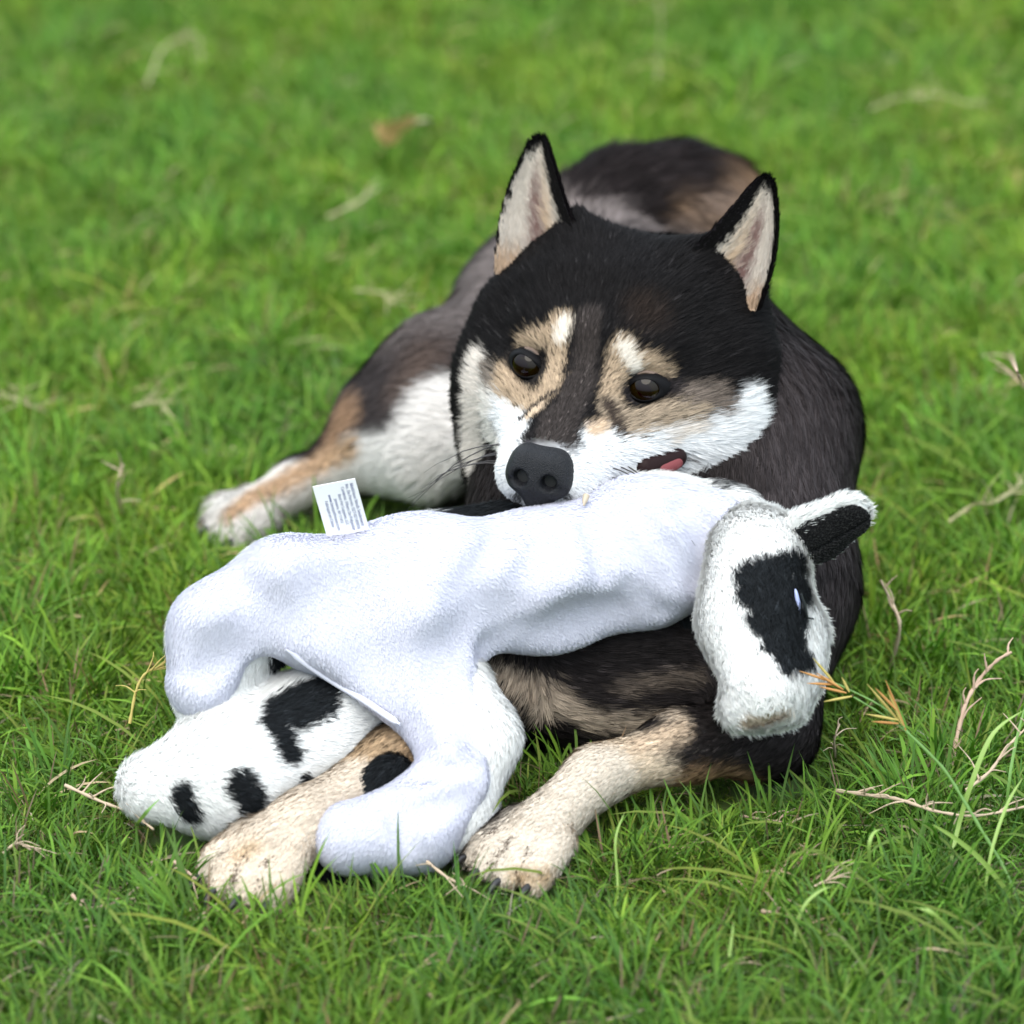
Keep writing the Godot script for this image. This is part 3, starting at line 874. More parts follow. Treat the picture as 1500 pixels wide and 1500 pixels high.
# one ear: a cupped leaf with a front and a back
func ear(s: float) -> Hide:
	var e := Hide.new()
	var inner := Vector3(0.033 * s, 0.070, -0.050)
	var outer := Vector3(0.087 * s, 0.046 + 0.004 * s, -0.048)
	var tip := Vector3(0.0765 * s, 0.131, -0.068)
	var NS := 36
	var NT := 26
	for face in 2:
		var off := e.v.size()
		for i in NS + 1:
			var u := float(i) / NS
			var wid := sqrt(1.0 - pow(u, 4.0)) * (1.0 - 0.66 * u)
			var spine := inner.lerp(outer, 0.5).lerp(tip, u) + Vector3(0.004 * s, 0, 0) * sin(u * PI)
			for j in NT + 1:
				var t := float(j) / NT
				var a := spine + (inner - outer) * 0.5 * wid * (1.0 - 2.0 * t)
				var cup := 4.0 * t * (1.0 - t)
				a.z -= 0.020 * cup * wid + 0.004
				a.y -= 0.010 * cup * (1.0 - u) * (1.0 - u)
				if face == 1:
					var thick := 0.0035 * (1.0 - 0.5 * u)
					a += Vector3(0, 0, -thick) + (spine - a).normalized() * -0.0012
				e.v.append(a)
				e.n.append(Vector3.ZERO)
				var c := Color(0.56, 0.46, 0.38)
				var L := 0.0065
				var nz := noise.get_noise_3dv(a * 700.0) * 0.10
				var fl := (tip - a).normalized() + Vector3(0.45 * s, 0, 0)
				if face == 0:
					var streak := noise.get_noise_3d(t * 42.0 + 9.0 * s, u * 5.0, 3.0)
					c = Color(0.60, 0.535, 0.465)
					c = c.lerp(Color(0.52, 0.36, 0.22), clampf(1.0 - absf(t - 0.33) / 0.14, 0, 1) * clampf(1.15 - u * 1.3, 0, 1))
					var mid := clampf(1.25 - absf(t + nz * 0.6 - 0.52) / (0.19 - 0.10 * u), 0, 1) * clampf((0.84 - u + nz) / 0.3, 0, 1)
					c = c.lerp(Color(0.185, 0.112, 0.10), clampf(mid * (0.95 + 0.5 * streak), 0, 1))
					c = c.lerp(Color(0.54, 0.35, 0.21), clampf((t - 0.70 + nz) / 0.12, 0, 1) * clampf((0.22 - u + nz) / 0.16, 0, 1) * 0.75)
					c = c * (1.0 + 0.30 * streak)
					var rim := clampf((0.19 + 0.13 * u - t + nz * 0.8) / 0.07, 0, 1)
					rim = maxf(rim, clampf((t - 0.972 + 0.10 * u * u + nz * 0.3) / 0.03, 0, 1))
					rim = maxf(rim, clampf((u - 0.80 + nz) / 0.10, 0, 1))
					c = c.lerp(BLACK, rim)
					L = lerpf(0.0085, 0.0036, maxf(rim, u))
					if t > 0.20 and t < 0.45 and u < 0.4 and rim < 0.5 and (i + j) % 3 == 0:
						L = 0.0115
						fl = (tip - a).normalized() * 0.8 + Vector3(0.8 * s, 0, 0.2)
				else:
					c = BLACK
					L = 0.0055
				e.c.append(c)
				e.l.append(L)
				e.f.append((HEAD.basis * fl).normalized())
		for i in NS:
			for j in NT:
				var q := off + i * (NT + 1) + j
				for tri: Array in [[q, q + 1, q + NT + 2], [q, q + NT + 2, q + NT + 1]]:
					var nn := (e.v[tri[1]] - e.v[tri[0]]).cross(e.v[tri[2]] - e.v[tri[0]])
					var flip := (nn.z < 0.0) == (face == 0)
					if flip:
						nn = -nn
					for w: int in tri:
						e.n[w] += nn
					# front faces run clockwise
					e.idx.append_array([tri[0], tri[1], tri[2]] if flip else [tri[0], tri[2], tri[1]])
	for i in e.n.size():
		e.n[i] = e.n[i].normalized()
	return moved(e, HEAD)


# a tube along points with a radius at each
func tube(pts: PackedVector3Array, radii: PackedFloat32Array, sides := 8, closed := false) -> ArrayMesh:
	var st := SurfaceTool.new()
	st.begin(Mesh.PRIMITIVE_TRIANGLES)
	var n := pts.size()
	var up := Vector3(0.31, 0.9, 0.2).normalized()
	for i in n:
		var d := (pts[(i + 1) % n] - pts[(i - 1 + n) % n]) if closed else (pts[mini(i + 1, n - 1)] - pts[maxi(i - 1, 0)])
		d = d.normalized()
		var x := d.cross(up).normalized()
		var y := x.cross(d)
		for k in sides:
			var a := TAU * k / sides
			var o := x * cos(a) + y * sin(a)
			st.set_normal(o)
			st.add_vertex(pts[i] + o * radii[i])
	for i in (n if closed else n - 1):
		var j := (i + 1) % n
		for k in sides:
			var m := (k + 1) % sides
			for w: int in [i * sides + k, j * sides + m, j * sides + k, i * sides + k, i * sides + m, j * sides + m]:
				st.add_index(w)
	return st.commit()


func at_head(p: Vector3) -> Vector3:
	return HEAD * p


func dog_face(dog: Node3D) -> void:
	# eyes
	var eye_mat := mat(Color.WHITE, 0.25, true)
	eye_mat.metallic_specular = 0.0
	eye_mat.clearcoat_enabled = true
	eye_mat.clearcoat = 0.55
	eye_mat.clearcoat_roughness = 0.02
	var lid_mat := mat(Color(0.005, 0.0047, 0.0054), 0.5)
	lid_mat.metallic_specular = 0.2
	for s: float in [-1.0, 1.0]:
		var c := Vector3(0.0385 * s, -0.0005, -0.0045)
		var look := Vector3(-0.03 + 0.16 * s, 0.02, 1.0).normalized()
		var bx := Vector3.UP.cross(look).normalized()
		var by := look.cross(bx)
		var R := 0.0122
		var st := SurfaceTool.new()
		st.begin(Mesh.PRIMITIVE_TRIANGLES)
		var NI := 26
		var NJ := 36
		for i in NI + 1:
			var th := PI * pow(float(i) / NI, 1.4)
			for j in NJ + 1:
				var ph := TAU * j / NJ
				var o := look * cos(th) + (bx * cos(ph) + by * sin(ph)) * sin(th)
				var deg := rad_to_deg(th)
				var col := Color(0.004, 0.003, 0.003)
				if deg > 21.0:
					col = Color(0.010, 0.0052, 0.0028).lerp(Color(0.005, 0.0026, 0.0015), absf(sin(ph * 17.0 + deg)) * 0.6)
				if deg > 50.0:
					col = Color(0.012, 0.008, 0.006)
				if deg > 60.0:
					col = Color(0.16, 0.12, 0.10)
				st.set_color(col)
				st.set_normal((HEAD.basis * o).normalized())
				st.add_vertex(at_head(c + o * (R + (0.0007 if deg < 40.0 else 0.0))))
		for i in NI:
			for j in NJ:
				var q := i * (NJ + 1) + j
				for w: int in [q, q + 1, q + NJ + 2, q, q + NJ + 2, q + NJ + 1]:
					st.add_index(w)
		var eye := part("eye", st.commit(), eye_mat, dog, "dark brown eye on the %s of the face" % ("left" if s < 0 else "right"))
		# the lids: an almond band that runs from the ball into the coat
		var lt := SurfaceTool.new()
		lt.begin(Mesh.PRIMITIVE_TRIANGLES)
		lt.set_smooth_group(0)
		var NA := 44
		var fs := [0.93, 1.0, 1.07, 1.18, 1.34, 1.5]
		var zs := [0.0, 0.0006, 0.0008, 0.0006, -0.0003, -0.0028]
		for f in fs.size():
			for k in NA:
				var a := TAU * k / NA
				var x := cos(a) * 0.0102
				var y := sin(a) * (0.0070 if sin(a) > 0.0 else 0.0062) * pow(absf(sin(a)), 0.22)
				x += -s * 0.0022 * pow(maxf(0.0, -s * cos(a)), 3.0)
				y += 0.0012 * s * cos(a)
				x *= 1.0 + (fs[f] - 1.0) * (1.0 + 0.9 * pow(absf(cos(a)), 3.0))
				y *= 1.0 + (fs[f] - 1.0) * 1.0
				var rho2 := x * x + y * y
				lt.add_vertex(at_head(c + bx * x + by * y + look * (R + zs[f] - rho2 / (2.0 * R) * 0.92 - rho2 * rho2 * 180.0)))
		for f in fs.size() - 1:
			for k in NA:
				var m := (k + 1) % NA
				for w: int in [f * NA + k, (f + 1) * NA + m, (f + 1) * NA + k, f * NA + k, f * NA + m, (f + 1) * NA + m]:
					lt.add_index(w)
		lt.generate_normals()
		part("eyelid", lt.commit(), lid_mat, dog)
	# nose
	var nf := Field.new()
	nf.bone(Vector3(-0.0078, -0.0450, 0.0655), Vector3(0.0078, -0.0450, 0.0655), 0.0126, 0.0126, 0.008)
	nf.egg(Vector3(0.0112, -0.0530, 0.0685), Vector3(0.0098, 0.0098, 0.0102), 0.006)
	nf.egg(Vector3(-0.0112, -0.0530, 0.0685), Vector3(0.0098, 0.0098, 0.0102), 0.006)
	nf.egg(Vector3(0, -0.050, 0.060), Vector3(0.019, 0.016, 0.014), 0.006)
	nf.bone(Vector3(0, -0.056, 0.0665), Vector3(0, -0.0665, 0.0640), 0.0115, 0.0088, 0.008)
	nf.both(Vector3(0.0098, -0.0535, 0.083), Vector3(0.0090, -0.0520, 0.0742), 0.0062, 0.0044, 0.003, true)
	nf.both(Vector3(0.0115, -0.0555, 0.082), Vector3(0.0205, -0.0570, 0.075), 0.0032, 0.0018, 0.003, true)
	nf.bone(Vector3(0, -0.054, 0.0815), Vector3(0, -0.073, 0.075), 0.0013, 0.0015, 0.002, true)
	var ns := skin_of(nf, Vector3(-0.026, -0.08, 0.048), Vector3(0.026, -0.028, 0.092), 0.0009)
	for p in ns.v:
		ns.c.append(Color.WHITE)
	moved(ns, HEAD)
	var nm := mat(Color(0.0075, 0.0080, 0.0105), 0.40)
	nm.metallic_specular = 0.36
	var pores := NoiseTexture2D.new()
	pores.width = 256
	pores.height = 256
	pores.seamless = true
	var pn := FastNoiseLite.new()
	pn.seed = 3
	pn.noise_type = FastNoiseLite.TYPE_CELLULAR
	pn.frequency = 0.06
	pores.noise = pn
	nm.heightmap_enabled = true
	nm.heightmap_texture = pores
	nm.heightmap_scale = 0.09
	nm.uv1_triplanar = true
	nm.uv1_scale = Vector3.ONE * 90.0
	part("nose", commit([ns]), nm, dog)
	# mouth corner: dark lining, tongue, lip, tooth
	var corner := [Vector3(0.053, -0.0465, 0.014), Vector3(0.0675, -0.0395, 0.000)]
	var mf := Field.new()
	mf.bone(corner[0] + Vector3(-0.004, 0, -0.001), corner[1] + Vector3(-0.004, 0, -0.001), 0.0092, 0.0068, 0.004)
	var ms := skin_of(mf, Vector3(0.02, -0.08, -0.03), Vector3(0.085, -0.03, 0.045), 0.0016)
	for p in ms.v:
		ms.c.append(Color(0.018, 0.008, 0.008))
	moved(ms, HEAD)
	var wet := mat(Color.WHITE, 0.45, true)
	wet.metallic_specular = 0.2
	part("mouth_lining", commit([ms]), wet, dog)
	var tf := Field.new()
	tf.bone(corner[0].lerp(corner[1], 0.3) + Vector3(0.0015, -0.0015, 0.0005), corner[0].lerp(corner[1], 0.8) + Vector3(0.0010, -0.0008, 0.0005), 0.0050, 0.0040, 0.002)
	var ts := skin_of(tf, Vector3(0.02, -0.08, -0.03), Vector3(0.085, -0.03, 0.045), 0.0012)
	for p in ts.v:
		ts.c.append(Color(0.17, 0.05, 0.053))
	moved(ts, HEAD)
	part("tongue", commit([ts]), wet, dog)
	part("tooth", tube(PackedVector3Array([Vector3(0.0447, 0.1819, 0.0160), Vector3(0.0438, 0.1801, 0.0190), Vector3(0.0430, 0.1774, 0.0210)]), PackedFloat32Array([0.0022, 0.0018, 0.0005]), 10), mat(Color(0.42, 0.35, 0.26), 0.35), dog)
	# whiskers
	rng.seed = 55
	var wm := mat(Color(0.03, 0.026, 0.026), 0.4)
	for s: float in [-1.0, 1.0]:
		for i in (9 if s > 0 else 6):
			var root := Vector3(s * (0.0365 + 0.0018 * (i / 3)), -0.056 + 0.006 * (i % 3), 0.040 - 0.007 * (i / 3))
			var d := Vector3(s * 1.0, rng.randf_range(-0.6, 0.1) + (0.35 if s > 0 else 0.0), rng.randf_range(-0.3, 0.35) + (0.35 if s > 0 else 0.0)).normalized()
			var L := rng.randf_range(0.045, 0.075)
			var pts := PackedVector3Array()
			var rad := PackedFloat32Array()
			for k in 7:
				var u := k / 6.0
				pts.append(at_head(root + d * L * u + Vector3(0, -0.45, -0.1) * L * u * u * rng.randf_range(0.9, 1.1)))
				rad.append(0.00048 * (1.0 - 0.8 * u))
			part("whisker", tube(pts, rad, 5), wm, dog)
	# claws
	var cm := mat(Color(0.02, 0.018, 0.018), 0.35)
	for paw in paws():
		for i in 4:
			var t := toe(paw, i - 1.5)
			var p: Vector3 = t[2]
			var f: Vector3 = paw[1] + paw[2] * (i - 1.5) * 0.08
			part("claw", tube(PackedVector3Array([p + f * 0.004 + Vector3(0, 0.001, 0), p + f * 0.0095 + Vector3(0, 0.001, 0), p + f * 0.014 + Vector3(0, -0.0015, 0), p + f * 0.016 + Vector3(0, -0.005, 0)]), PackedFloat32Array([0.0024, 0.0025, 0.0019, 0.0005]), 8), cm, dog)


func toy_belly_field() -> Field:
	var d := Field.new()
	d.bone(Vector3(-0.1225, 0.1273, 0.0500), Vector3(-0.0534, 0.1292, 0.0350), 0.033, 0.039, 0.03)
	d.bone(Vector3(-0.0534, 0.1292, 0.0350), Vector3(0.0207, 0.1267, 0.0180), 0.039, 0.040, 0.02)
	d.bone(Vector3(0.0207, 0.1267, 0.0180), Vector3(0.0830, 0.1417, 0.0040), 0.040, 0.0415, 0.02)
	d.bone(Vector3(0.0831, 0.1394, 0.0040), Vector3(0.1202, 0.1499, 0.0040), 0.043, 0.028, 0.02)
	# left leg
	d.bone(Vector3(-0.1363, 0.1350, 0.0550), Vector3(-0.1744, 0.1175, 0.0700), 0.034, 0.028, 0.02)
	d.bone(Vector3(-0.1744, 0.1175, 0.0700), Vector3(-0.1843, 0.0910, 0.0850), 0.028, 0.021, 0.012)
	# middle leg
	d.bone(Vector3(-0.0656, 0.1167, 0.0450), Vector3(-0.0388, 0.0760, 0.1000), 0.046, 0.018, 0.03)
	d.bone(Vector3(-0.1078, 0.1239, 0.0600), Vector3(-0.0493, 0.0737, 0.1000), 0.028, 0.014, 0.028)
	d.bone(Vector3(-0.0375, 0.0740, 0.1050), Vector3(-0.0359, 0.0536, 0.1350), 0.0175, 0.018, 0.018)
	d.bone(Vector3(-0.0359, 0.0536, 0.1350), Vector3(-0.0565, 0.0303, 0.1520), 0.018, 0.0225, 0.018)
	d.bone(Vector3(-0.0577, 0.0303, 0.1520), Vector3(-0.0943, 0.0292, 0.1630), 0.023, 0.0215, 0.02)
	d.bone(Vector3(-0.1492, 0.0780, 0.0500), Vector3(-0.1423, 0.1230, 0.1400), 0.011, 0.011, 0.012, true)
	return d


func toy_fur_field() -> Field:
	var d := Field.new()
	# hind foot lying on the grass
	d.bone(Vector3(-0.2133, 0.0374, 0.1150), Vector3(-0.1679, 0.0425, 0.1100), 0.020, 0.034, 0.02)
	d.bone(Vector3(-0.1679, 0.0425, 0.1100), Vector3(-0.1229, 0.0516, 0.0750), 0.034, 0.032, 0.02)
	d.bone(Vector3(-0.1229, 0.0516, 0.0750), Vector3(-0.0909, 0.0641, 0.0500), 0.032, 0.028, 0.02)
	# furred back of the middle leg, of the body and of the left leg
	d.bone(Vector3(-0.0319, 0.0798, 0.0700), Vector3(-0.0170, 0.0623, 0.1000), 0.020, 0.017, 0.02)
	d.bone(Vector3(-0.0170, 0.0623, 0.1000), Vector3(-0.0330, 0.0259, 0.1300), 0.017, 0.020, 0.02)
	d.bone(Vector3(-0.0362, 0.0282, 0.1300), Vector3(-0.0821, 0.0182, 0.1450), 0.018, 0.020, 0.02)
	d.bone(Vector3(-0.1319, 0.1232, 0.0300), Vector3(-0.0457, 0.1239, 0.0100), 0.030, 0.034, 0.02)
	d.bone(Vector3(-0.0457, 0.1239, 0.0100), Vector3(0.0293, 0.1183, -0.0050), 0.034, 0.034, 0.02)
	d.bone(Vector3(0.0293, 0.1183, -0.0050), Vector3(0.0881, 0.1353, -0.0180), 0.034, 0.039, 0.02)
	d.bone(Vector3(0.0881, 0.1353, -0.0180), Vector3(0.1312, 0.1504, -0.0080), 0.039, 0.024, 0.02)
	d.bone(Vector3(0.1092, 0.1179, 0.0040), Vector3(0.1096, 0.0957, 0.0060), 0.013, 0.013, 0.01)
	d.bone(Vector3(0.1258, 0.1642, -0.0150), Vector3(0.1394, 0.1586, -0.0100), 0.010, 0.010, 0.01)
	d.bone(Vector3(-0.0669, 0.1404, -0.0120), Vector3(-0.0063, 0.1437, -0.0300), 0.012, 0.012, 0.01)
	d.bone(Vector3(-0.0705, 0.0468, 0.1180), Vector3(-0.0966, 0.0323, 0.1250), 0.012, 0.013, 0.01)
	d.bone(Vector3(-0.1127, 0.0107, 0.1520), Vector3(-0.0919, 0.0018, 0.1580), 0.010, 0.010, 0.008)
	d.bone(Vector3(-0.1419, 0.1233, 0.0350), Vector3(-0.1751, 0.1056, 0.0550), 0.030, 0.026, 0.02)
	d.bone(Vector3(-0.1751, 0.1056, 0.0550), Vector3(-0.1825, 0.0823, 0.0750), 0.026, 0.020, 0.02)
	return d


func toy_head_field() -> Field:
	var d := Field.new()
	d.bone(Vector3(0.1408, 0.1526, 0.0050), Vector3(0.1477, 0.1482, 0.0300), 0.017, 0.025, 0.02)
	d.bone(Vector3(0.1477, 0.1482, 0.0300), Vector3(0.1453, 0.1217, 0.0600), 0.025, 0.029, 0.02)
	d.bone(Vector3(0.1453, 0.1217, 0.0600), Vector3(0.1487, 0.0985, 0.1000), 0.029, 0.023, 0.02)
	d.bone(Vector3(0.1754, 0.1103, 0.0600), Vector3(0.1692, 0.0955, 0.0850), 0.011, 0.013, 0.02)
	d.bone(Vector3(0.1348, 0.0831, 0.1050), Vector3(0.1612, 0.0850, 0.1000), 0.011, 0.011, 0.012)
	return d


func toy_ear_field(scale: float) -> Field:
	var d := Field.new()
	d.bone(Vector3(-0.032, -0.002, 0), Vector3(0.0, 0.0, 0), 0.011 * scale, 0.0162 * scale, 0.01)
	d.bone(Vector3(0.0, 0.0, 0), Vector3(0.024, 0.004, 0), 0.0162 * scale, 0.0142 * scale, 0.01)
	return d


func build_toy() -> void:
	var t0 := Time.get_ticks_msec()
	var toy := thing("plush_toy", "white and black plush cow toy with a white label, hanging from the dog's mouth", "plush toy", Vector3(0.0, 0, 0.08))
	var cloth := mat(Color.WHITE, 0.95, true)
	cloth.rim_enabled = true
	cloth.rim = 0.4
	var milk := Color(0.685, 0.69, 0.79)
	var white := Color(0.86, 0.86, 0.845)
	var ink := Color(0.012, 0.014, 0.016)
	# smooth belly and inner legs
	var bf := toy_belly_field()
	toy_folds(bf)
	var b := skin_of(bf, Vector3(-0.24, -0.02, -0.09), Vector3(0.2, 0.22, 0.23), 0.0027)
	for i in b.v.size():
		var p := b.v[i]
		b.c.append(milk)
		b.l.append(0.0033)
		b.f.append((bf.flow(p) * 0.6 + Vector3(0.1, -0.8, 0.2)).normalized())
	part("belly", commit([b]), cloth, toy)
	# long furred back, with black patches
	var ff := toy_fur_field()
	var f := skin_of(ff, Vector3(-0.27, -0.02, -0.09), Vector3(0.2, 0.22, 0.23), 0.0038)
	var patches := bounded([
		[PackedVector3Array([Vector3(-0.1411, 0.0809, 0.1008), Vector3(-0.1289, 0.0781, 0.1042), Vector3(-0.1152, 0.0821, 0.0943)]), 0.010, 0.004, ink],
		[PackedVector3Array([Vector3(-0.1445, 0.0776, 0.1120), Vector3(-0.1342, 0.0649, 0.1222)]), 0.0085, 0.004, ink],
		[PackedVector3Array([Vector3(-0.1333, 0.0829, 0.0960), Vector3(-0.1135, 0.0864, 0.0849)]), 0.010, 0.004, ink],
		[PackedVector3Array([Vector3(-0.1943, 0.0467, 0.1407), Vector3(-0.1904, 0.0378, 0.1426)]), 0.0082, 0.003, ink],
		[PackedVector3Array([Vector3(-0.1605, 0.0558, 0.1458), Vector3(-0.1552, 0.0454, 0.1466)]), 0.0092, 0.003, ink],
		[PackedVector3Array([Vector3(-0.1263, 0.0441, 0.1223), Vector3(-0.1214, 0.0333, 0.1141)]), 0.0065, 0.003, ink],
		[PackedVector3Array([Vector3(-0.0705, 0.0468, 0.1180), Vector3(-0.0966, 0.0323, 0.1250)]), 0.0165, 0.004, ink],
		[PackedVector3Array([Vector3(-0.1127, 0.0107, 0.1520), Vector3(-0.0919, 0.0018, 0.1580)]), 0.0135, 0.004, ink],
		[PackedVector3Array([Vector3(-0.0607, 0.1404, -0.0150), Vector3(-0.0063, 0.1437, -0.0300)]), 0.0165, 0.004, ink],
		[PackedVector3Array([Vector3(-0.0598, 0.1611, 0.0118), Vector3(-0.0414, 0.1622, 0.0041), Vector3(-0.0209, 0.1543, -0.0197), Vector3(-0.0063, 0.1539, -0.0228)]), 0.0135, 0.004, ink],
		[PackedVector3Array([Vector3(0.1258, 0.1642, -0.0150), Vector3(0.1394, 0.1586, -0.0100)]), 0.0135, 0.004, ink],
		[PackedVector3Array([Vector3(-0.0246, 0.0784, 0.0600)]), 0.010, 0.004, ink],
		[PackedVector3Array([Vector3(-0.2065, 0.0967, 0.0600), Vector3(-0.2063, 0.0789, 0.0700)]), 0.010, 0.004, ink],
		[PackedVector3Array([Vector3(-0.1389, 0.1013, 0.0600)]), 0.012, 0.004, ink],
		[PackedVector3Array([Vector3(0.1093, 0.1156, 0.0040), Vector3(0.1096, 0.0957, 0.0060)]), 0.0165, 0.004, ink],
	])
	for p in f.v:
		f.c.append(paint(p, patches, white, 0.0025))
		f.l.append(0.0072)
		f.f.append((ff.flow(p) + Vector3(0.0, -0.45, 0.1)).normalized())
	part("furry_back", commit([f]), cloth, toy)
	# head
	var hf := toy_head_field()
	var h := skin_of(hf, Vector3(0.08, 0.0, -0.06), Vector3(0.26, 0.22, 0.17), 0.0035)
	var face := bounded([
		[PackedVector3Array([Vector3(0.1391, 0.1565, 0.0673), Vector3(0.1534, 0.1591, 0.0633), Vector3(0.1705, 0.1555, 0.0508)]), 0.0095, 0.004, ink],
		[PackedVector3Array([Vector3(0.1406, 0.1502, 0.0777), Vector3(0.1569, 0.1494, 0.0759), Vector3(0.1720, 0.1439, 0.0643)]), 0.0105, 0.004, ink],
		[PackedVector3Array([Vector3(0.1482, 0.1387, 0.0909), Vector3(0.1668, 0.1353, 0.0837)]), 0.0115, 0.004, ink],
		[PackedVector3Array([Vector3(0.1539, 0.1275, 0.0998), Vector3(0.1665, 0.1259, 0.0919)]), 0.0095, 0.004, ink],
		[PackedVector3Array([Vector3(0.1597, 0.1178, 0.1073), Vector3(0.1727, 0.1141, 0.0953)]), 0.0075, 0.004, ink],
		[PackedVector3Array([Vector3(0.1380, 0.0831, 0.1183), Vector3(0.1577, 0.0895, 0.1194)]), 0.0075, 0.004, Color(0.58, 0.47, 0.36)],
	])
	var shorts := bounded([[PackedVector3Array([Vector3(0.1380, 0.0831, 0.1183), Vector3(0.1577, 0.0895, 0.1194)]), 0.0075, 0.003, Color(0.002, 0, 0)]])
	for p in h.v:
		h.c.append(paint(p, face, white, 0.0025))
		h.l.append(paint(p, shorts, Color(0.0085, 0, 0), 0.0).r)
		h.f.append((hf.flow(p) + (p - Vector3(0.1496, 0.1001, 0.0200)).normalized() * 0.8).normalized())
	var head := part("head", commit([h]), cloth, toy)
	# ear: a furry leaf with a smooth black lining
	var ear_at := Transform3D(Basis(Vector3(0.865, 0.48, 0.16), Vector3(-0.50, 0.84, 0.18), Vector3(-0.084, -0.226, 0.97)).orthonormalized(), Vector3(0.1795, 0.1653, 0.0350))
	var e := skin_of(toy_ear_field(1.0), Vector3(-0.05, -0.026, -0.02), Vector3(0.05, 0.028, 0.02), 0.002)
	for i in e.v.size():
		var p := e.v[i]
		p.z *= 0.35
		e.v[i] = p
		e.n[i] = Vector3(e.n[i].x, e.n[i].y, e.n[i].z * 2.6).normalized()
		e.c.append(white)
		var front := e.n[i].z > 0.6
		e.l.append(0.0 if front and absf(p.y + 0.002) < 0.0125 else 0.0062)
		e.f.append((ear_at.basis * (p - Vector3(-0.03, 0, 0)).normalized() + Vector3(0, -0.15, 0)).normalized())
	moved(e, ear_at)
	part("ear", commit([e]), cloth, toy)
	var li := skin_of(toy_ear_field(0.86), Vector3(-0.05, -0.026, -0.02), Vector3(0.05, 0.028, 0.02), 0.0015)
	for i in li.v.size():
		var p := li.v[i]
		li.v[i] = Vector3(p.x + 0.0015, p.y - 0.0022, p.z * 0.25 + 0.0054 - 0.0016 * exp(-pow((p.y + 0.003 - p.x * 0.1) / 0.0012, 2.0)))
		li.n[i] = Vector3(li.n[i].x, li.n[i].y, li.n[i].z * 4.0).normalized()
		li.c.append(Color(0.010, 0.010, 0.011))
		li.l.append(0.0016)
		li.f.append(ear_at.basis * Vector3(1, 0.1, 0))
	moved(li, ear_at)
	part("ear_lining", commit([li]), cloth, toy)
	# embroidered eye
	var ep := Vector3(0.1693, 0.1400, 0.0750)
	var thread := mat(Color(0.36, 0.41, 0.66), 0.45)
	var es := SphereMesh.new()
	es.radius = 0.0085
	es.height = 0.017
	es.radial_segments = 24
	es.rings = 12
	var eye := part("eye", es, thread, toy)
	eye.position = ep + Vector3(-0.001, 0.0015, 0.004) - toy.position
	eye.basis = Basis(Vector3(0, 0, 1), 0.20) * Basis(Vector3(1, 0, 0), -0.35) * Basis.from_scale(Vector3(0.17, 0.9, 0.3))
	part("eye_stitch", tube(PackedVector3Array([ep + Vector3(0.0005, 0.008, 0.0065), ep + Vector3(0.003, 0.001, 0.0085), ep + Vector3(0.0045, -0.007, 0.0085), ep + Vector3(0.0085, -0.0085, 0.007)]), PackedFloat32Array([0.0005, 0.0009, 0.0009, 0.0005]), 8), mat(ink, 0.4), toy)
	# seam along the panel's free edge
	var seam := PackedVector3Array()
	for p in PackedVector3Array([Vector3(-0.1335, 0.1164, 0.0909), Vector3(-0.1203, 0.1039, 0.0874), Vector3(-0.1043, 0.0927, 0.0883), Vector3(-0.0879, 0.0867, 0.0980), Vector3(-0.0748, 0.0809, 0.1060), Vector3(-0.0658, 0.0780, 0.1128)]):
		seam.append(p + Vector3(0.0, -0.0008, -0.0006))
	part("seam", tube(smooth_path(seam, 4), seam_radii(smooth_path(seam, 4).size()), 9), mat(Color(0.62, 0.625, 0.72), 0.95), toy)
	# pile
	var hair := mat(Color.WHITE, 0.85, true)
	hair.metallic_specular = 0.25
	hair.backlight_enabled = true
	hair.backlight = Color(0.5, 0.5, 0.5)
	var velour := mat(Color.WHITE, 0.95, true)
	velour.metallic_specular = 0.1
	var n := 0
	var tufts := [clump(9, 0.22, 0.055, 31, 0.3), clump(9, 0.22, 0.055, 32, 0.3), clump(9, 0.22, 0.055, 33, 0.4)]
	var nap := [clump(9, 0.22, 0.055, 41, 0.25, 0.06), clump(9, 0.22, 0.055, 42, 0.25, 0.06), clump(9, 0.22, 0.055, 43, 0.3, 0.06)]
	for job: Array in [[b, 520000.0, 0.75, 0.48, 0.0030, 0.3], [f, 520000.0, 0.85, 0.48, 0.0045, 0.35], [h, 520000.0, 0.85, 0.52, 0.0050, 0.4], [e, 400000.0, 0.8, 0.6, 0.0055, 0.35], [li, 500000.0, 0.8, 0.5, 0.003, 0.3]]:
		var rows := fur_rows(job[0], job[1], job[2], job[3], job[4], job[5], 300 + n)
		for k in 3:
			if job[0] == f:
				rows[k] = recolour(rows[k], patches, white, Transform3D.IDENTITY, 0.002, 700 + k)
			elif job[0] == h:
				rows[k] = recolour(rows[k], face, white, Transform3D.IDENTITY, 0.002, 710 + k)
			scatter("pile", nap[k] if job[0] == b else tufts[k], velour if job[0] == b else hair, rows[k], toy)
			n += rows[k].size() / 16
	toy_tag(toy)
	print("toy ", b.v.size(), " ", f.v.size(), " ", h.v.size(), " pile ", n, " ", Time.get_ticks_msec() - t0)


func seam_radii(n: int) -> PackedFloat32Array:
	var r := PackedFloat32Array()
	for i in n:
		r.append(0.0021 * (1.0 if i > 1 and i < n - 2 else 0.4))
	return r


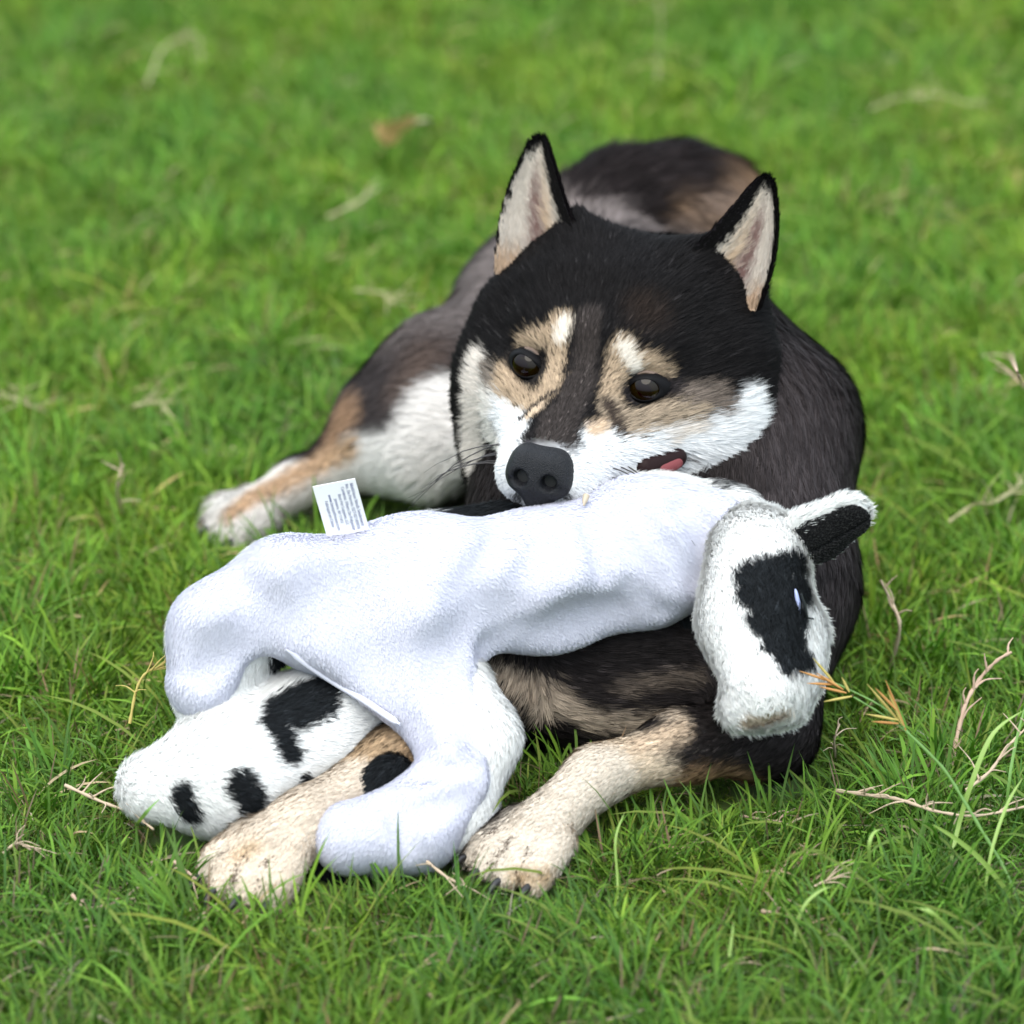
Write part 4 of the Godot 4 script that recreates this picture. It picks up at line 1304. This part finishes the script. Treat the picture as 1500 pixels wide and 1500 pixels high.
func toy_folds(d: Field) -> void:
	# creases pressed into the cloth
	var out := Vector3(0, 0.42, 0.91)
	d.bone(Vector3(-0.1001, 0.1530, 0.0835) + out * 0.0075, Vector3(-0.0809, 0.1165, 0.1001) + out * 0.0075, 0.0130, 0.0130, 0.030, true)
	d.bone(Vector3(-0.0809, 0.1165, 0.1001) + out * 0.0061, Vector3(-0.0642, 0.0788, 0.1143) + out * 0.0061, 0.0100, 0.0100, 0.025, true)
	d.bone(Vector3(-0.1281, 0.1375, 0.0929) + out * 0.0086, Vector3(-0.1080, 0.1467, 0.0891) + out * 0.0086, 0.0140, 0.0140, 0.030, true)
	d.bone(Vector3(0.0635, 0.1160, 0.0483) + out * 0.0075, Vector3(0.0409, 0.1102, 0.0551) + out * 0.0075, 0.0130, 0.0130, 0.022, true)
	d.bone(Vector3(0.0409, 0.1102, 0.0551) + out * 0.0079, Vector3(0.0163, 0.1048, 0.0580) + out * 0.0079, 0.0120, 0.0120, 0.022, true)
	d.bone(Vector3(0.1022, 0.1774, 0.0250) + out * 0.0025, Vector3(0.1206, 0.1585, 0.0329) + out * 0.0025, 0.0060, 0.0060, 0.012, true)
	d.bone(Vector3(0.1177, 0.1570, 0.0345) + out * 0.0033, Vector3(0.1167, 0.1403, 0.0374) + out * 0.0033, 0.0080, 0.0080, 0.015, true)
	d.bone(Vector3(-0.0242, 0.1201, 0.0802) + out * 0.0059, Vector3(-0.0341, 0.1048, 0.0992) + out * 0.0059, 0.0120, 0.0120, 0.020, true)
	d.bone(Vector3(-0.0555, 0.0648, 0.1457) + out * 0.0025, Vector3(-0.0198, 0.0669, 0.1431) + out * 0.0025, 0.0060, 0.0060, 0.014, true)
	d.bone(Vector3(-0.0590, 0.0506, 0.1709) + out * 0.0030, Vector3(-0.0238, 0.0527, 0.1543) + out * 0.0030, 0.0060, 0.0060, 0.014, true)
	d.bone(Vector3(-0.0441, 0.1150, 0.0971) + out * 0.0070, Vector3(-0.0319, 0.0904, 0.1193) + out * 0.0070, 0.0100, 0.0100, 0.025, true)
	d.bone(Vector3(-0.1761, 0.1171, 0.1013) + out * 0.0061, Vector3(-0.1523, 0.1270, 0.0942) + out * 0.0061, 0.0100, 0.0100, 0.022, true)
	d.bone(Vector3(-0.0525, 0.1718, 0.0571) + out * 0.0098, Vector3(-0.0762, 0.1555, 0.0795) + out * 0.0098, 0.0140, 0.0140, 0.030, true)
	d.bone(Vector3(-0.0041, 0.1265, 0.0655) + out * 0.0070, Vector3(-0.0242, 0.1467, 0.0703) + out * 0.0070, 0.0100, 0.0100, 0.022, true)
	d.bone(Vector3(0.0612, 0.1741, 0.0326) + out * 0.0062, Vector3(0.0855, 0.1421, 0.0508) + out * 0.0062, 0.0090, 0.0090, 0.020, true)

	d.bone(Vector3(0.1074, 0.1789, 0.0183) + out * 0.0016, Vector3(0.1277, 0.1555, 0.0312) + out * 0.0016, 0.0040, 0.0028, 0.008, true)
	d.bone(Vector3(0.0956, 0.1608, 0.0429) + out * 0.0020, Vector3(0.1105, 0.1375, 0.0410) + out * 0.0020, 0.0050, 0.0035, 0.010, true)
	d.bone(Vector3(0.0734, 0.1336, 0.0520) + out * 0.0024, Vector3(0.0882, 0.1166, 0.0449) + out * 0.0024, 0.0060, 0.0042, 0.012, true)
	d.bone(Vector3(-0.0122, 0.1034, 0.0643) + out * 0.0032, Vector3(0.0041, 0.1110, 0.0613) + out * 0.0032, 0.0070, 0.0049, 0.012, true)
	d.bone(Vector3(-0.0761, 0.1185, 0.0996) + out * 0.0027, Vector3(-0.0661, 0.0986, 0.1090) + out * 0.0027, 0.0060, 0.0042, 0.012, true)
	d.bone(Vector3(-0.0559, 0.0769, 0.1237) + out * 0.0020, Vector3(-0.0496, 0.0706, 0.1415) + out * 0.0020, 0.0050, 0.0035, 0.010, true)
	d.bone(Vector3(-0.0240, 0.0883, 0.1152) + out * 0.0027, Vector3(-0.0200, 0.0727, 0.1284) + out * 0.0027, 0.0060, 0.0042, 0.012, true)
	d.bone(Vector3(-0.0690, 0.0539, 0.1646) + out * 0.0025, Vector3(-0.0590, 0.0333, 0.1801) + out * 0.0025, 0.0050, 0.0035, 0.012, true)
	d.bone(Vector3(-0.1804, 0.1065, 0.1025) + out * 0.0027, Vector3(-0.1566, 0.1162, 0.0951) + out * 0.0027, 0.0060, 0.0042, 0.012, true)
	d.bone(Vector3(-0.1628, 0.1535, 0.0753) + out * 0.0040, Vector3(-0.1401, 0.1388, 0.0912) + out * 0.0040, 0.0080, 0.0056, 0.016, true)
	d.bone(Vector3(0.0203, 0.1623, 0.0460) + out * 0.0063, Vector3(0.0081, 0.1387, 0.0627) + out * 0.0063, 0.0090, 0.0063, 0.020, true)
	d.bone(Vector3(0.0184, 0.1696, 0.0326) + out * 0.0023, Vector3(0.0061, 0.1481, 0.0590) + out * 0.0023, 0.0050, 0.0035, 0.012, true)
	d.bone(Vector3(0.0469, 0.1712, 0.0313) + out * 0.0023, Vector3(0.0549, 0.1430, 0.0528) + out * 0.0023, 0.0050, 0.0035, 0.012, true)
	d.bone(Vector3(0.0735, 0.1816, 0.0245) + out * 0.0023, Vector3(0.0874, 0.1616, 0.0445) + out * 0.0023, 0.0050, 0.0035, 0.010, true)
	d.bone(Vector3(-0.0041, 0.1684, 0.0301) + out * 0.0030, Vector3(-0.0202, 0.1558, 0.0610) + out * 0.0030, 0.0060, 0.0042, 0.014, true)

func toy_tag(toy: Node3D) -> void:
	# printed cloth label sewn into the back seam
	var tl := Vector3(-0.1177, 0.2017, 0.0480)
	var tr := Vector3(-0.0926, 0.2070, 0.0480)
	var bl := Vector3(-0.1125, 0.1595, 0.0400)
	var x := (tr - tl).normalized()
	var y := (tl - bl).normalized()
	var z := x.cross(y).normalized()
	y = z.cross(x)
	var w := tl.distance_to(tr)
	var hgt := tl.distance_to(bl)
	var box := BoxMesh.new()
	box.size = Vector3(w, hgt, 0.0005)
	var tag := part("tag", box, mat(Color(0.84, 0.84, 0.86), 0.7), toy)
	tag.transform = Transform3D(Basis(x, y, z), tl + x * w * 0.5 - y * hgt * 0.5 - toy.position)
	var font := SystemFont.new()
	font.font_names = PackedStringArray(["Droid Sans"])
	var ink := mat(Color(0.05, 0.055, 0.22), 0.7)
	var lines := ["Matériaux Neufs Seulement", "No. De Permis: 027-02149916", "Contenu: Fibers De Polyester", "Best Pet Supplies, LLC", "Jamaica, NY 11412", "www.bestpethouse.com", "Fabriqué en Chine"]
	var lengths := [0.72, 0.76, 0.74, 0.52, 0.42, 0.60, 0.44]
	var starts := [0.06, 0.06, 0.09, 0.20, 0.26, 0.18, 0.27]
	for i in lines.size():
		var tm := TextMesh.new()
		tm.text = lines[i]
		tm.font = font
		tm.font_size = 32
		tm.pixel_size = 0.0001
		tm.depth = 0.0001
		tm.curve_step = 4.0
		var o := MeshInstance3D.new()
		o.name = "printed_line"
		o.mesh = tm
		o.material_override = ink
		tag.add_child(o, true)
		var box_size := tm.get_aabb().size
		var k: float = lengths[i] * hgt / maxf(box_size.x, 1e-5)
		# reads downwards, the first line on the right
		o.transform = Transform3D(Basis(Vector3(0, -k, 0), Vector3(k, 0, 0), Vector3(0, 0, k)), Vector3(w * (0.5 - 0.115 - 0.113 * i), hgt * (0.5 - starts[i] - lengths[i] * 0.5), 0.00032))


# a blade or stem along a path: a ribbon with a fold when wide, a tube when thin
func strip(pts: PackedVector3Array, wide: float, side: Vector3) -> ArrayMesh:
	var st := SurfaceTool.new()
	st.begin(Mesh.PRIMITIVE_TRIANGLES)
	var fine := smooth_path(pts, 6)
	var n := fine.size()
	for i in n:
		var u := float(i) / (n - 1)
		var d := (fine[mini(i + 1, n - 1)] - fine[maxi(i - 1, 0)]).normalized()
		var x := (side - d * side.dot(d)).normalized()
		var y := d.cross(x)
		var w := wide * (0.55 + 0.9 * u) * (1.0 - pow(u, 3.5)) + 0.00004
		st.add_vertex(fine[i] + x * w - y * w * 0.25)
		st.add_vertex(fine[i])
		st.add_vertex(fine[i] - x * w - y * w * 0.25)
	for i in n - 1:
		for k in 2:
			var q := i * 3 + k
			for m: int in [q, q + 1, q + 3, q + 1, q + 4, q + 3]:
				st.add_index(m)
	st.generate_normals()
	return st.commit()


func smooth_path(pts: PackedVector3Array, per: int) -> PackedVector3Array:
	var out := PackedVector3Array()
	var n := pts.size()
	for i in n - 1:
		for k in per:
			out.append(pts[i].cubic_interpolate(pts[i + 1], pts[maxi(i - 1, 0)], pts[mini(i + 2, n - 1)], float(k) / per))
	out.append(pts[n - 1])
	return out


func stem(pts: PackedVector3Array, r0: float, r1: float) -> ArrayMesh:
	var fine := smooth_path(pts, 5)
	var rad := PackedFloat32Array()
	for i in fine.size():
		rad.append(lerpf(r0, r1, float(i) / (fine.size() - 1)) * (1.0 + 0.25 * sin(i * 2.3)))
	return tube(fine, rad, 7)


func blade_thing(label: String, pts: PackedVector3Array, wide: float, m: Material) -> void:
	var t := thing("grass_blade", label, "grass blade", Vector3(pts[0].x, 0, pts[0].z), "long grass blades in the foreground")
	part("blade", strip(pts, wide, Vector3(0.8, 0.25, 0.5)), m, t)


func twig_thing(label: String, pts: PackedVector3Array, r: float, m: Material, sd: int, twigs := 7) -> void:
	var t := thing("dry_twig", label, "dry stem", Vector3(pts[0].x, 0, pts[0].z), "dry stems lying in the lawn")
	part("runner", stem(pts, r, r * 0.6), m, t)
	rng.seed = sd
	for i in twigs:
		var u := rng.randf_range(0.1, 0.98) * (pts.size() - 1)
		var k := int(u)
		var p := pts[k].lerp(pts[k + 1], u - k)
		var d := (pts[k + 1] - pts[k]).normalized()
		var o := (d * rng.randf_range(0.2, 1.0) + Vector3(rng.randf_range(-1, 1), rng.randf_range(-0.2, 1.0), rng.randf_range(-0.6, 0.6))).normalized()
		var L := rng.randf_range(0.007, 0.022) * (1.6 if pts[0].z < -0.2 else 1.0)
		part("side_shoot", stem(PackedVector3Array([p, p + o * L * 0.5 + Vector3(0, 0.001, 0), p + o * L + Vector3(rng.randf_range(-0.004, 0.004), rng.randf_range(-0.004, 0.002), 0)]), r * 0.62, r * 0.15), m, t)


func build_plants() -> void:
	var green := mat(Color(0.13, 0.26, 0.06), 0.5)
	var light := mat(Color(0.24, 0.36, 0.085), 0.5)
	var rust := mat(Color(0.42, 0.20, 0.055), 0.6)
	var gold := mat(Color(0.42, 0.34, 0.09), 0.6)
	var straw := mat(Color(0.48, 0.37, 0.26), 0.75)
	var far_straw := mat(Color(0.36, 0.33, 0.17), 0.75)
	var pink := mat(Color(0.50, 0.35, 0.26), 0.75)
	for m: StandardMaterial3D in [green, light]:
		m.backlight_enabled = true
		m.backlight = Color(0.4, 0.5, 0.2)
	# sedge in front of the plush head
	var sedge := thing("sedge", "flowering sedge with rusty brown spikelets leaning towards the plush cow's muzzle", "sedge", Vector3(0.2936, 0.0000, 0.2044))
	part("stem", stem(PackedVector3Array([Vector3(0.2936, 0.0000, 0.2044), Vector3(0.2859, 0.0150, 0.1780), Vector3(0.2730, 0.0339, 0.1650), Vector3(0.2619, 0.0500, 0.1550), Vector3(0.2499, 0.0662, 0.1450), Vector3(0.2291, 0.0846, 0.1350)]), 0.0011, 0.0009), green, sedge)
	for ray: PackedVector3Array in [PackedVector3Array([Vector3(0.2291, 0.0846, 0.1350), Vector3(0.2145, 0.0936, 0.1300), Vector3(0.1987, 0.1018, 0.1250)]), PackedVector3Array([Vector3(0.2282, 0.0868, 0.1350), Vector3(0.2145, 0.0975, 0.1280), Vector3(0.1877, 0.1086, 0.1200)])]:
		part("ray", stem(ray, 0.0006, 0.0005), green, sedge)
	for sp: Array in [
			[Vector3(0.2291, 0.0846, 0.1350), Vector3(0.2163, 0.1154, 0.1300), 1], [Vector3(0.2269, 0.0886, 0.1350), Vector3(0.2172, 0.1108, 0.1350), 0], [Vector3(0.2261, 0.0895, 0.1350), Vector3(0.2058, 0.1127, 0.1300), 0], [Vector3(0.2242, 0.0906, 0.1370), Vector3(0.2084, 0.0934, 0.1400), 1],
			[Vector3(0.2241, 0.0928, 0.1370), Vector3(0.2046, 0.0983, 0.1400), 0], [Vector3(0.2227, 0.0994, 0.1370), Vector3(0.2101, 0.1126, 0.1350), 1],
			[Vector3(0.1877, 0.1086, 0.1200), Vector3(0.1750, 0.1236, 0.1180), 0], [Vector3(0.1877, 0.1086, 0.1200), Vector3(0.1672, 0.1161, 0.1200), 1], [Vector3(0.1890, 0.1073, 0.1200), Vector3(0.1716, 0.1091, 0.1220), 1], [Vector3(0.1947, 0.1039, 0.1240), Vector3(0.1787, 0.1079, 0.1240), 1],
			[Vector3(0.1979, 0.1022, 0.1250), Vector3(0.1815, 0.0997, 0.1270), 0], [Vector3(0.1963, 0.1044, 0.1240), Vector3(0.1918, 0.1131, 0.1220), 0], [Vector3(0.1929, 0.1051, 0.1220), Vector3(0.1772, 0.1148, 0.1200), 1]]:
		var a: Vector3 = sp[0]
		var b: Vector3 = sp[1]
		part("spikelet", tube(PackedVector3Array([a, a.lerp(b, 0.3), a.lerp(b, 0.65), b]), PackedFloat32Array([0.0004, 0.00085, 0.0008, 0.00015]), 7), rust if sp[2] == 1 else gold, sedge)
	part("leaf", strip(PackedVector3Array([Vector3(0.2516, 0.0000, 0.1772), Vector3(0.2608, 0.0228, 0.1450), Vector3(0.2686, 0.0540, 0.1400), Vector3(0.2807, 0.0802, 0.1300), Vector3(0.2993, 0.0907, 0.1200)]), 0.0016, Vector3(0.9, 0.2, 0.4)), light, sedge)
	part("leaf", strip(PackedVector3Array([Vector3(0.2998, 0.0000, 0.2459), Vector3(0.2899, 0.0064, 0.2000), Vector3(0.2711, 0.0262, 0.1850), Vector3(0.2560, 0.0358, 0.1750), Vector3(0.2431, 0.0397, 0.1650)]), 0.0019, Vector3(0.4, 0.9, 0.2)), light, sedge)
	# long blades
	blade_thing("pale green blade bent over in a hook below the sedge", PackedVector3Array([Vector3(0.2107, 0.0000, 0.1693), Vector3(0.2046, 0.0366, 0.1900), Vector3(0.2086, 0.0459, 0.1850), Vector3(0.2197, 0.0436, 0.1800)]), 0.0013, light)
	blade_thing("long arched green blade crossing the bottom right corner of the lawn", PackedVector3Array([Vector3(0.2153, 0.0000, 0.2044), Vector3(0.2287, 0.0333, 0.2500), Vector3(0.2492, 0.0195, 0.2600), Vector3(0.2680, 0.0012, 0.2700), Vector3(0.2856, -0.0178, 0.2750)]), 0.0017, light)
	blade_thing("long thin green blade leaning left of the bottom right corner", PackedVector3Array([Vector3(0.2022, 0.0000, 0.3037), Vector3(0.1852, 0.0073, 0.2800), Vector3(0.1634, 0.0035, 0.2700), Vector3(0.1410, -0.0120, 0.2700)]), 0.0014, green)
	blade_thing("broad light green blade lying forward at the bottom left of centre", PackedVector3Array([Vector3(-0.1467, 0.0000, 0.2250), Vector3(-0.1270, 0.0076, 0.2400), Vector3(-0.1068, 0.0062, 0.2600), Vector3(-0.0875, -0.0032, 0.2700), Vector3(-0.0567, -0.0072, 0.2850)]), 0.0022, light)
	blade_thing("light green blade lying forward at the bottom left corner", PackedVector3Array([Vector3(-0.2144, 0.0000, 0.2348), Vector3(-0.2079, 0.0024, 0.2500), Vector3(-0.2015, -0.0062, 0.2650), Vector3(-0.1882, -0.0214, 0.2800)]), 0.0017, light)
	blade_thing("thin upright blade standing before the near paw of the stretched foreleg", PackedVector3Array([Vector3(0.0607, 0.0000, 0.2044), Vector3(0.0610, 0.0136, 0.1850), Vector3(0.0599, 0.0349, 0.1750), Vector3(0.0651, 0.0474, 0.1650)]), 0.0009, light)
	blade_thing("dark green blade in front of the plush foot", PackedVector3Array([Vector3(-0.2273, 0.0000, 0.0998), Vector3(-0.2138, 0.0424, 0.1600), Vector3(-0.2038, 0.0536, 0.1600)]), 0.0012, green)
	blade_thing("tall thin green blade rising at the right edge above the lowest seed stalk", PackedVector3Array([Vector3(0.2933, 0.0000, 0.1124), Vector3(0.2933, 0.0410, 0.1200), Vector3(0.2989, 0.0578, 0.1000), Vector3(0.3066, 0.0748, 0.0800)]), 0.0011, green)
	blade_thing("thin green blade leaning right beside the sedge's foot", PackedVector3Array([Vector3(0.2715, 0.0000, 0.1928), Vector3(0.2763, 0.0288, 0.1800), Vector3(0.2867, 0.0491, 0.1600), Vector3(0.2963, 0.0617, 0.1500)]), 0.0012, light)
	blade_thing("bright blade bowed to the left under the bleached runner", PackedVector3Array([Vector3(0.1599, 0.0000, 0.2679), Vector3(0.1592, 0.0128, 0.2450), Vector3(0.1647, 0.0297, 0.2400), Vector3(0.1783, 0.0378, 0.2350), Vector3(0.1924, 0.0305, 0.2300)]), 0.0012, light)
	blade_thing("thin bright blade upright at the bottom right of centre", PackedVector3Array([Vector3(0.1165, 0.0000, 0.2966), Vector3(0.1203, 0.0131, 0.2750), Vector3(0.1234, 0.0304, 0.2600)]), 0.0012, light)
	# dry runners and straws
	twig_thing("pale pinkish dry stem with forked tip standing behind the sedge", PackedVector3Array([Vector3(0.2638, 0.0000, 0.0657), Vector3(0.2714, 0.0092, 0.0300), Vector3(0.2749, 0.0215, 0.0200), Vector3(0.2806, 0.0391, 0.0100), Vector3(0.2896, 0.0506, 0.0000), Vector3(0.2995, 0.0633, 0.0000), Vector3(0.3084, 0.0694, 0.0000)]), 0.0016, pink, 5, 8)
	twig_thing("dry runner with curled shoots lying across the grass left of the sedge", PackedVector3Array([Vector3(0.1951, 0.0184, 0.0850), Vector3(0.2140, 0.0233, 0.1000), Vector3(0.2301, 0.0310, 0.1200), Vector3(0.2486, 0.0318, 0.1350), Vector3(0.2721, 0.0314, 0.1400), Vector3(0.3014, 0.0318, 0.1300)]), 0.0012, straw, 6, 14)
	twig_thing("dry straw stem leaning over the right edge above the sedge leaf", PackedVector3Array([Vector3(0.2681, 0.0374, 0.1200), Vector3(0.2830, 0.0448, 0.1100), Vector3(0.2938, 0.0555, 0.1000), Vector3(0.3087, 0.0663, 0.0900)]), 0.0011, straw, 7, 7)
	twig_thing("bleached dry runner in the grass at the lower right of the stretched foreleg", PackedVector3Array([Vector3(0.1419, 0.0107, 0.2150), Vector3(0.1554, 0.0096, 0.2170), Vector3(0.1707, 0.0072, 0.2220), Vector3(0.1860, 0.0051, 0.2260), Vector3(0.2067, -0.0012, 0.2350)]), 0.0013, pink, 8, 9)
	twig_thing("dry stem with forked shoots below the far paw at the lower left", PackedVector3Array([Vector3(-0.1827, 0.0129, 0.2150), Vector3(-0.1804, 0.0072, 0.2220), Vector3(-0.1740, 0.0015, 0.2320), Vector3(-0.1698, -0.0058, 0.2400)]), 0.0012, straw, 9, 9)
	twig_thing("dry curled stem in the grass left of the far paw", PackedVector3Array([Vector3(-0.2524, 0.0132, 0.2000), Vector3(-0.2440, 0.0083, 0.2070), Vector3(-0.2303, 0.0105, 0.2070), Vector3(-0.2207, 0.0116, 0.2050)]), 0.0011, pink, 10, 6)
	twig_thing("small dry stem before the plush foot's toes", PackedVector3Array([Vector3(-0.1950, 0.0234, 0.1800), Vector3(-0.1880, 0.0203, 0.1850), Vector3(-0.1807, 0.0164, 0.1900)]), 0.0010, pink, 11, 4)
	twig_thing("dry stem between the plush leg and the stretched paw", PackedVector3Array([Vector3(-0.0492, 0.0234, 0.1800), Vector3(-0.0373, 0.0187, 0.1900), Vector3(-0.0255, 0.0148, 0.1950)]), 0.0010, straw, 12, 6)
	twig_thing("yellowish runner lying left of the plush foot", PackedVector3Array([Vector3(-0.2653, 0.0356, 0.1100), Vector3(-0.2423, 0.0296, 0.1200), Vector3(-0.2258, 0.0254, 0.1250), Vector3(-0.2105, 0.0223, 0.1400)]), 0.0011, straw, 13, 9)
	twig_thing("curly dry stem left of the plush hip", PackedVector3Array([Vector3(-0.2298, 0.0559, 0.0700), Vector3(-0.2259, 0.0738, 0.0600), Vector3(-0.2198, 0.0828, 0.0550), Vector3(-0.2099, 0.0849, 0.0500)]), 0.0010, gold, 14, 9)
	twig_thing("dry stem standing in the grass left of the hind foot", PackedVector3Array([Vector3(-0.2781, 0.0000, -0.3564), Vector3(-0.2731, 0.0530, -0.2900), Vector3(-0.2685, 0.0710, -0.2900)]), 0.0013, straw, 15, 4)
	twig_thing("tan dry stem lying in the grass beyond the hind foot", PackedVector3Array([Vector3(-0.2828, 0.0300, -0.4951), Vector3(-0.2630, 0.0300, -0.5019), Vector3(-0.2466, 0.0200, -0.4663)]), 0.0012, far_straw, 16, 9)
	twig_thing("pale dry stem at the left edge of the lawn", PackedVector3Array([Vector3(-0.3894, 0.0200, -0.5468), Vector3(-0.3651, 0.0300, -0.5019), Vector3(-0.3483, 0.0200, -0.5060)]), 0.0011, far_straw, 17, 9)
	twig_thing("straw lying slanted on the lawn left of the raised ear", PackedVector3Array([Vector3(-0.1573, 0.0300, -0.9197), Vector3(-0.1347, 0.0350, -0.9407), Vector3(-0.1162, 0.0300, -0.9967)]), 0.0014, far_straw, 18, 5)
	twig_thing("pale straw on the lawn between raised ear and hip", PackedVector3Array([Vector3(-0.1263, 0.0350, -0.7286), Vector3(-0.1041, 0.0350, -0.7208), Vector3(-0.0957, 0.0300, -0.7109)]), 0.0011, far_straw, 19, 8)
	twig_thing("tall pale straw far behind the tail", PackedVector3Array([Vector3(0.1331, 0.0000, -1.2941), Vector3(0.1397, 0.0202, -1.3600), Vector3(0.1429, 0.0678, -1.3600), Vector3(0.1405, 0.0948, -1.3600)]), 0.0011, far_straw, 20, 12)
	twig_thing("pale curved straw far behind on the right", PackedVector3Array([Vector3(0.3330, 0.0300, -1.2212), Vector3(0.3633, 0.0350, -1.2410), Vector3(0.4022, 0.0350, -1.2473), Vector3(0.4294, 0.0300, -1.2316)]), 0.0011, far_straw, 21, 12)
	twig_thing("dry tangle of straw far behind at the upper left", PackedVector3Array([Vector3(-0.3462, 0.0300, -1.2954), Vector3(-0.3375, 0.0400, -1.3849), Vector3(-0.3084, 0.0500, -1.3973), Vector3(-0.3014, 0.0300, -1.3839)]), 0.0011, far_straw, 22, 18)
	twig_thing("dry straw at the right edge beside the lawn's long grass", PackedVector3Array([Vector3(0.3888, 0.0200, -0.6246), Vector3(0.3253, 0.1914, -0.1600), Vector3(0.3903, 0.0200, -0.5537)]), 0.0013, pink, 23, 6)
	twig_thing("dry stem in the grass right of the dog's shoulder", PackedVector3Array([Vector3(0.2460, 0.0000, -0.1108), Vector3(0.2493, 0.0423, -0.0900), Vector3(0.2439, 0.0569, -0.1000), Vector3(0.2367, 0.0715, -0.1000)]), 0.0014, straw, 24, 5)
	twig_thing("pale dry runner in the grass behind the stem at the right edge", PackedVector3Array([Vector3(0.3057, 0.0200, -0.3058), Vector3(0.3228, 0.0300, -0.3127), Vector3(0.3369, 0.0400, -0.2960), Vector3(0.3640, 0.0300, -0.3547)]), 0.0012, far_straw, 25, 11)
	twig_thing("dry straw fork between the sedge stalk and the plush muzzle", PackedVector3Array([Vector3(0.2013, 0.0000, 0.0171), Vector3(0.1961, 0.0339, 0.0500), Vector3(0.1990, 0.0456, 0.0500)]), 0.0009, straw, 31, 5)
	twig_thing("pale dry shoot low in the grass under the stretched foreleg's elbow", PackedVector3Array([Vector3(0.1369, 0.0094, 0.1000), Vector3(0.1509, 0.0098, 0.1050), Vector3(0.1630, 0.0092, 0.1080)]), 0.0009, pink, 32, 4)
	twig_thing("small bleached fork of straw right of the bleached runner", PackedVector3Array([Vector3(0.1720, 0.0177, 0.2000), Vector3(0.1799, 0.0210, 0.1980), Vector3(0.1858, 0.0227, 0.1970)]), 0.0008, straw, 33, 6)
	twig_thing("brownish dry tuft in the bottom left corner", PackedVector3Array([Vector3(-0.2654, -0.0006, 0.2450), Vector3(-0.2561, 0.0031, 0.2400), Vector3(-0.2466, 0.0009, 0.2400)]), 0.0009, pink, 34, 8)
	twig_thing("dry curled straw at the left edge below the plush foot", PackedVector3Array([Vector3(-0.2964, 0.0175, 0.1600), Vector3(-0.2884, 0.0232, 0.1580), Vector3(-0.2803, 0.0198, 0.1600)]), 0.0009, straw, 35, 6)
	# fallen leaf
	var t := thing("dry_leaf", "small orange brown fallen leaf lying on the lawn far behind", "leaf", Vector3(-0.1091, 0.0000, -1.2523))
	part("leaf_blade", strip(PackedVector3Array([Vector3(-0.1222, 0.0350, -1.1246), Vector3(-0.1103, 0.0450, -1.1038), Vector3(-0.0984, 0.0450, -1.1137), Vector3(-0.0882, 0.0400, -1.1491)]), 0.016, Vector3(0.2, 0.7, 0.7)), mat(Color(0.66, 0.40, 0.17), 0.7), t)
	part("leaf_stalk", stem(PackedVector3Array([Vector3(-0.0906, 0.0400, -1.1450), Vector3(-0.0818, 0.0450, -1.1416), Vector3(-0.0750, 0.0350, -1.1686)]), 0.0018, 0.0012), straw, t)
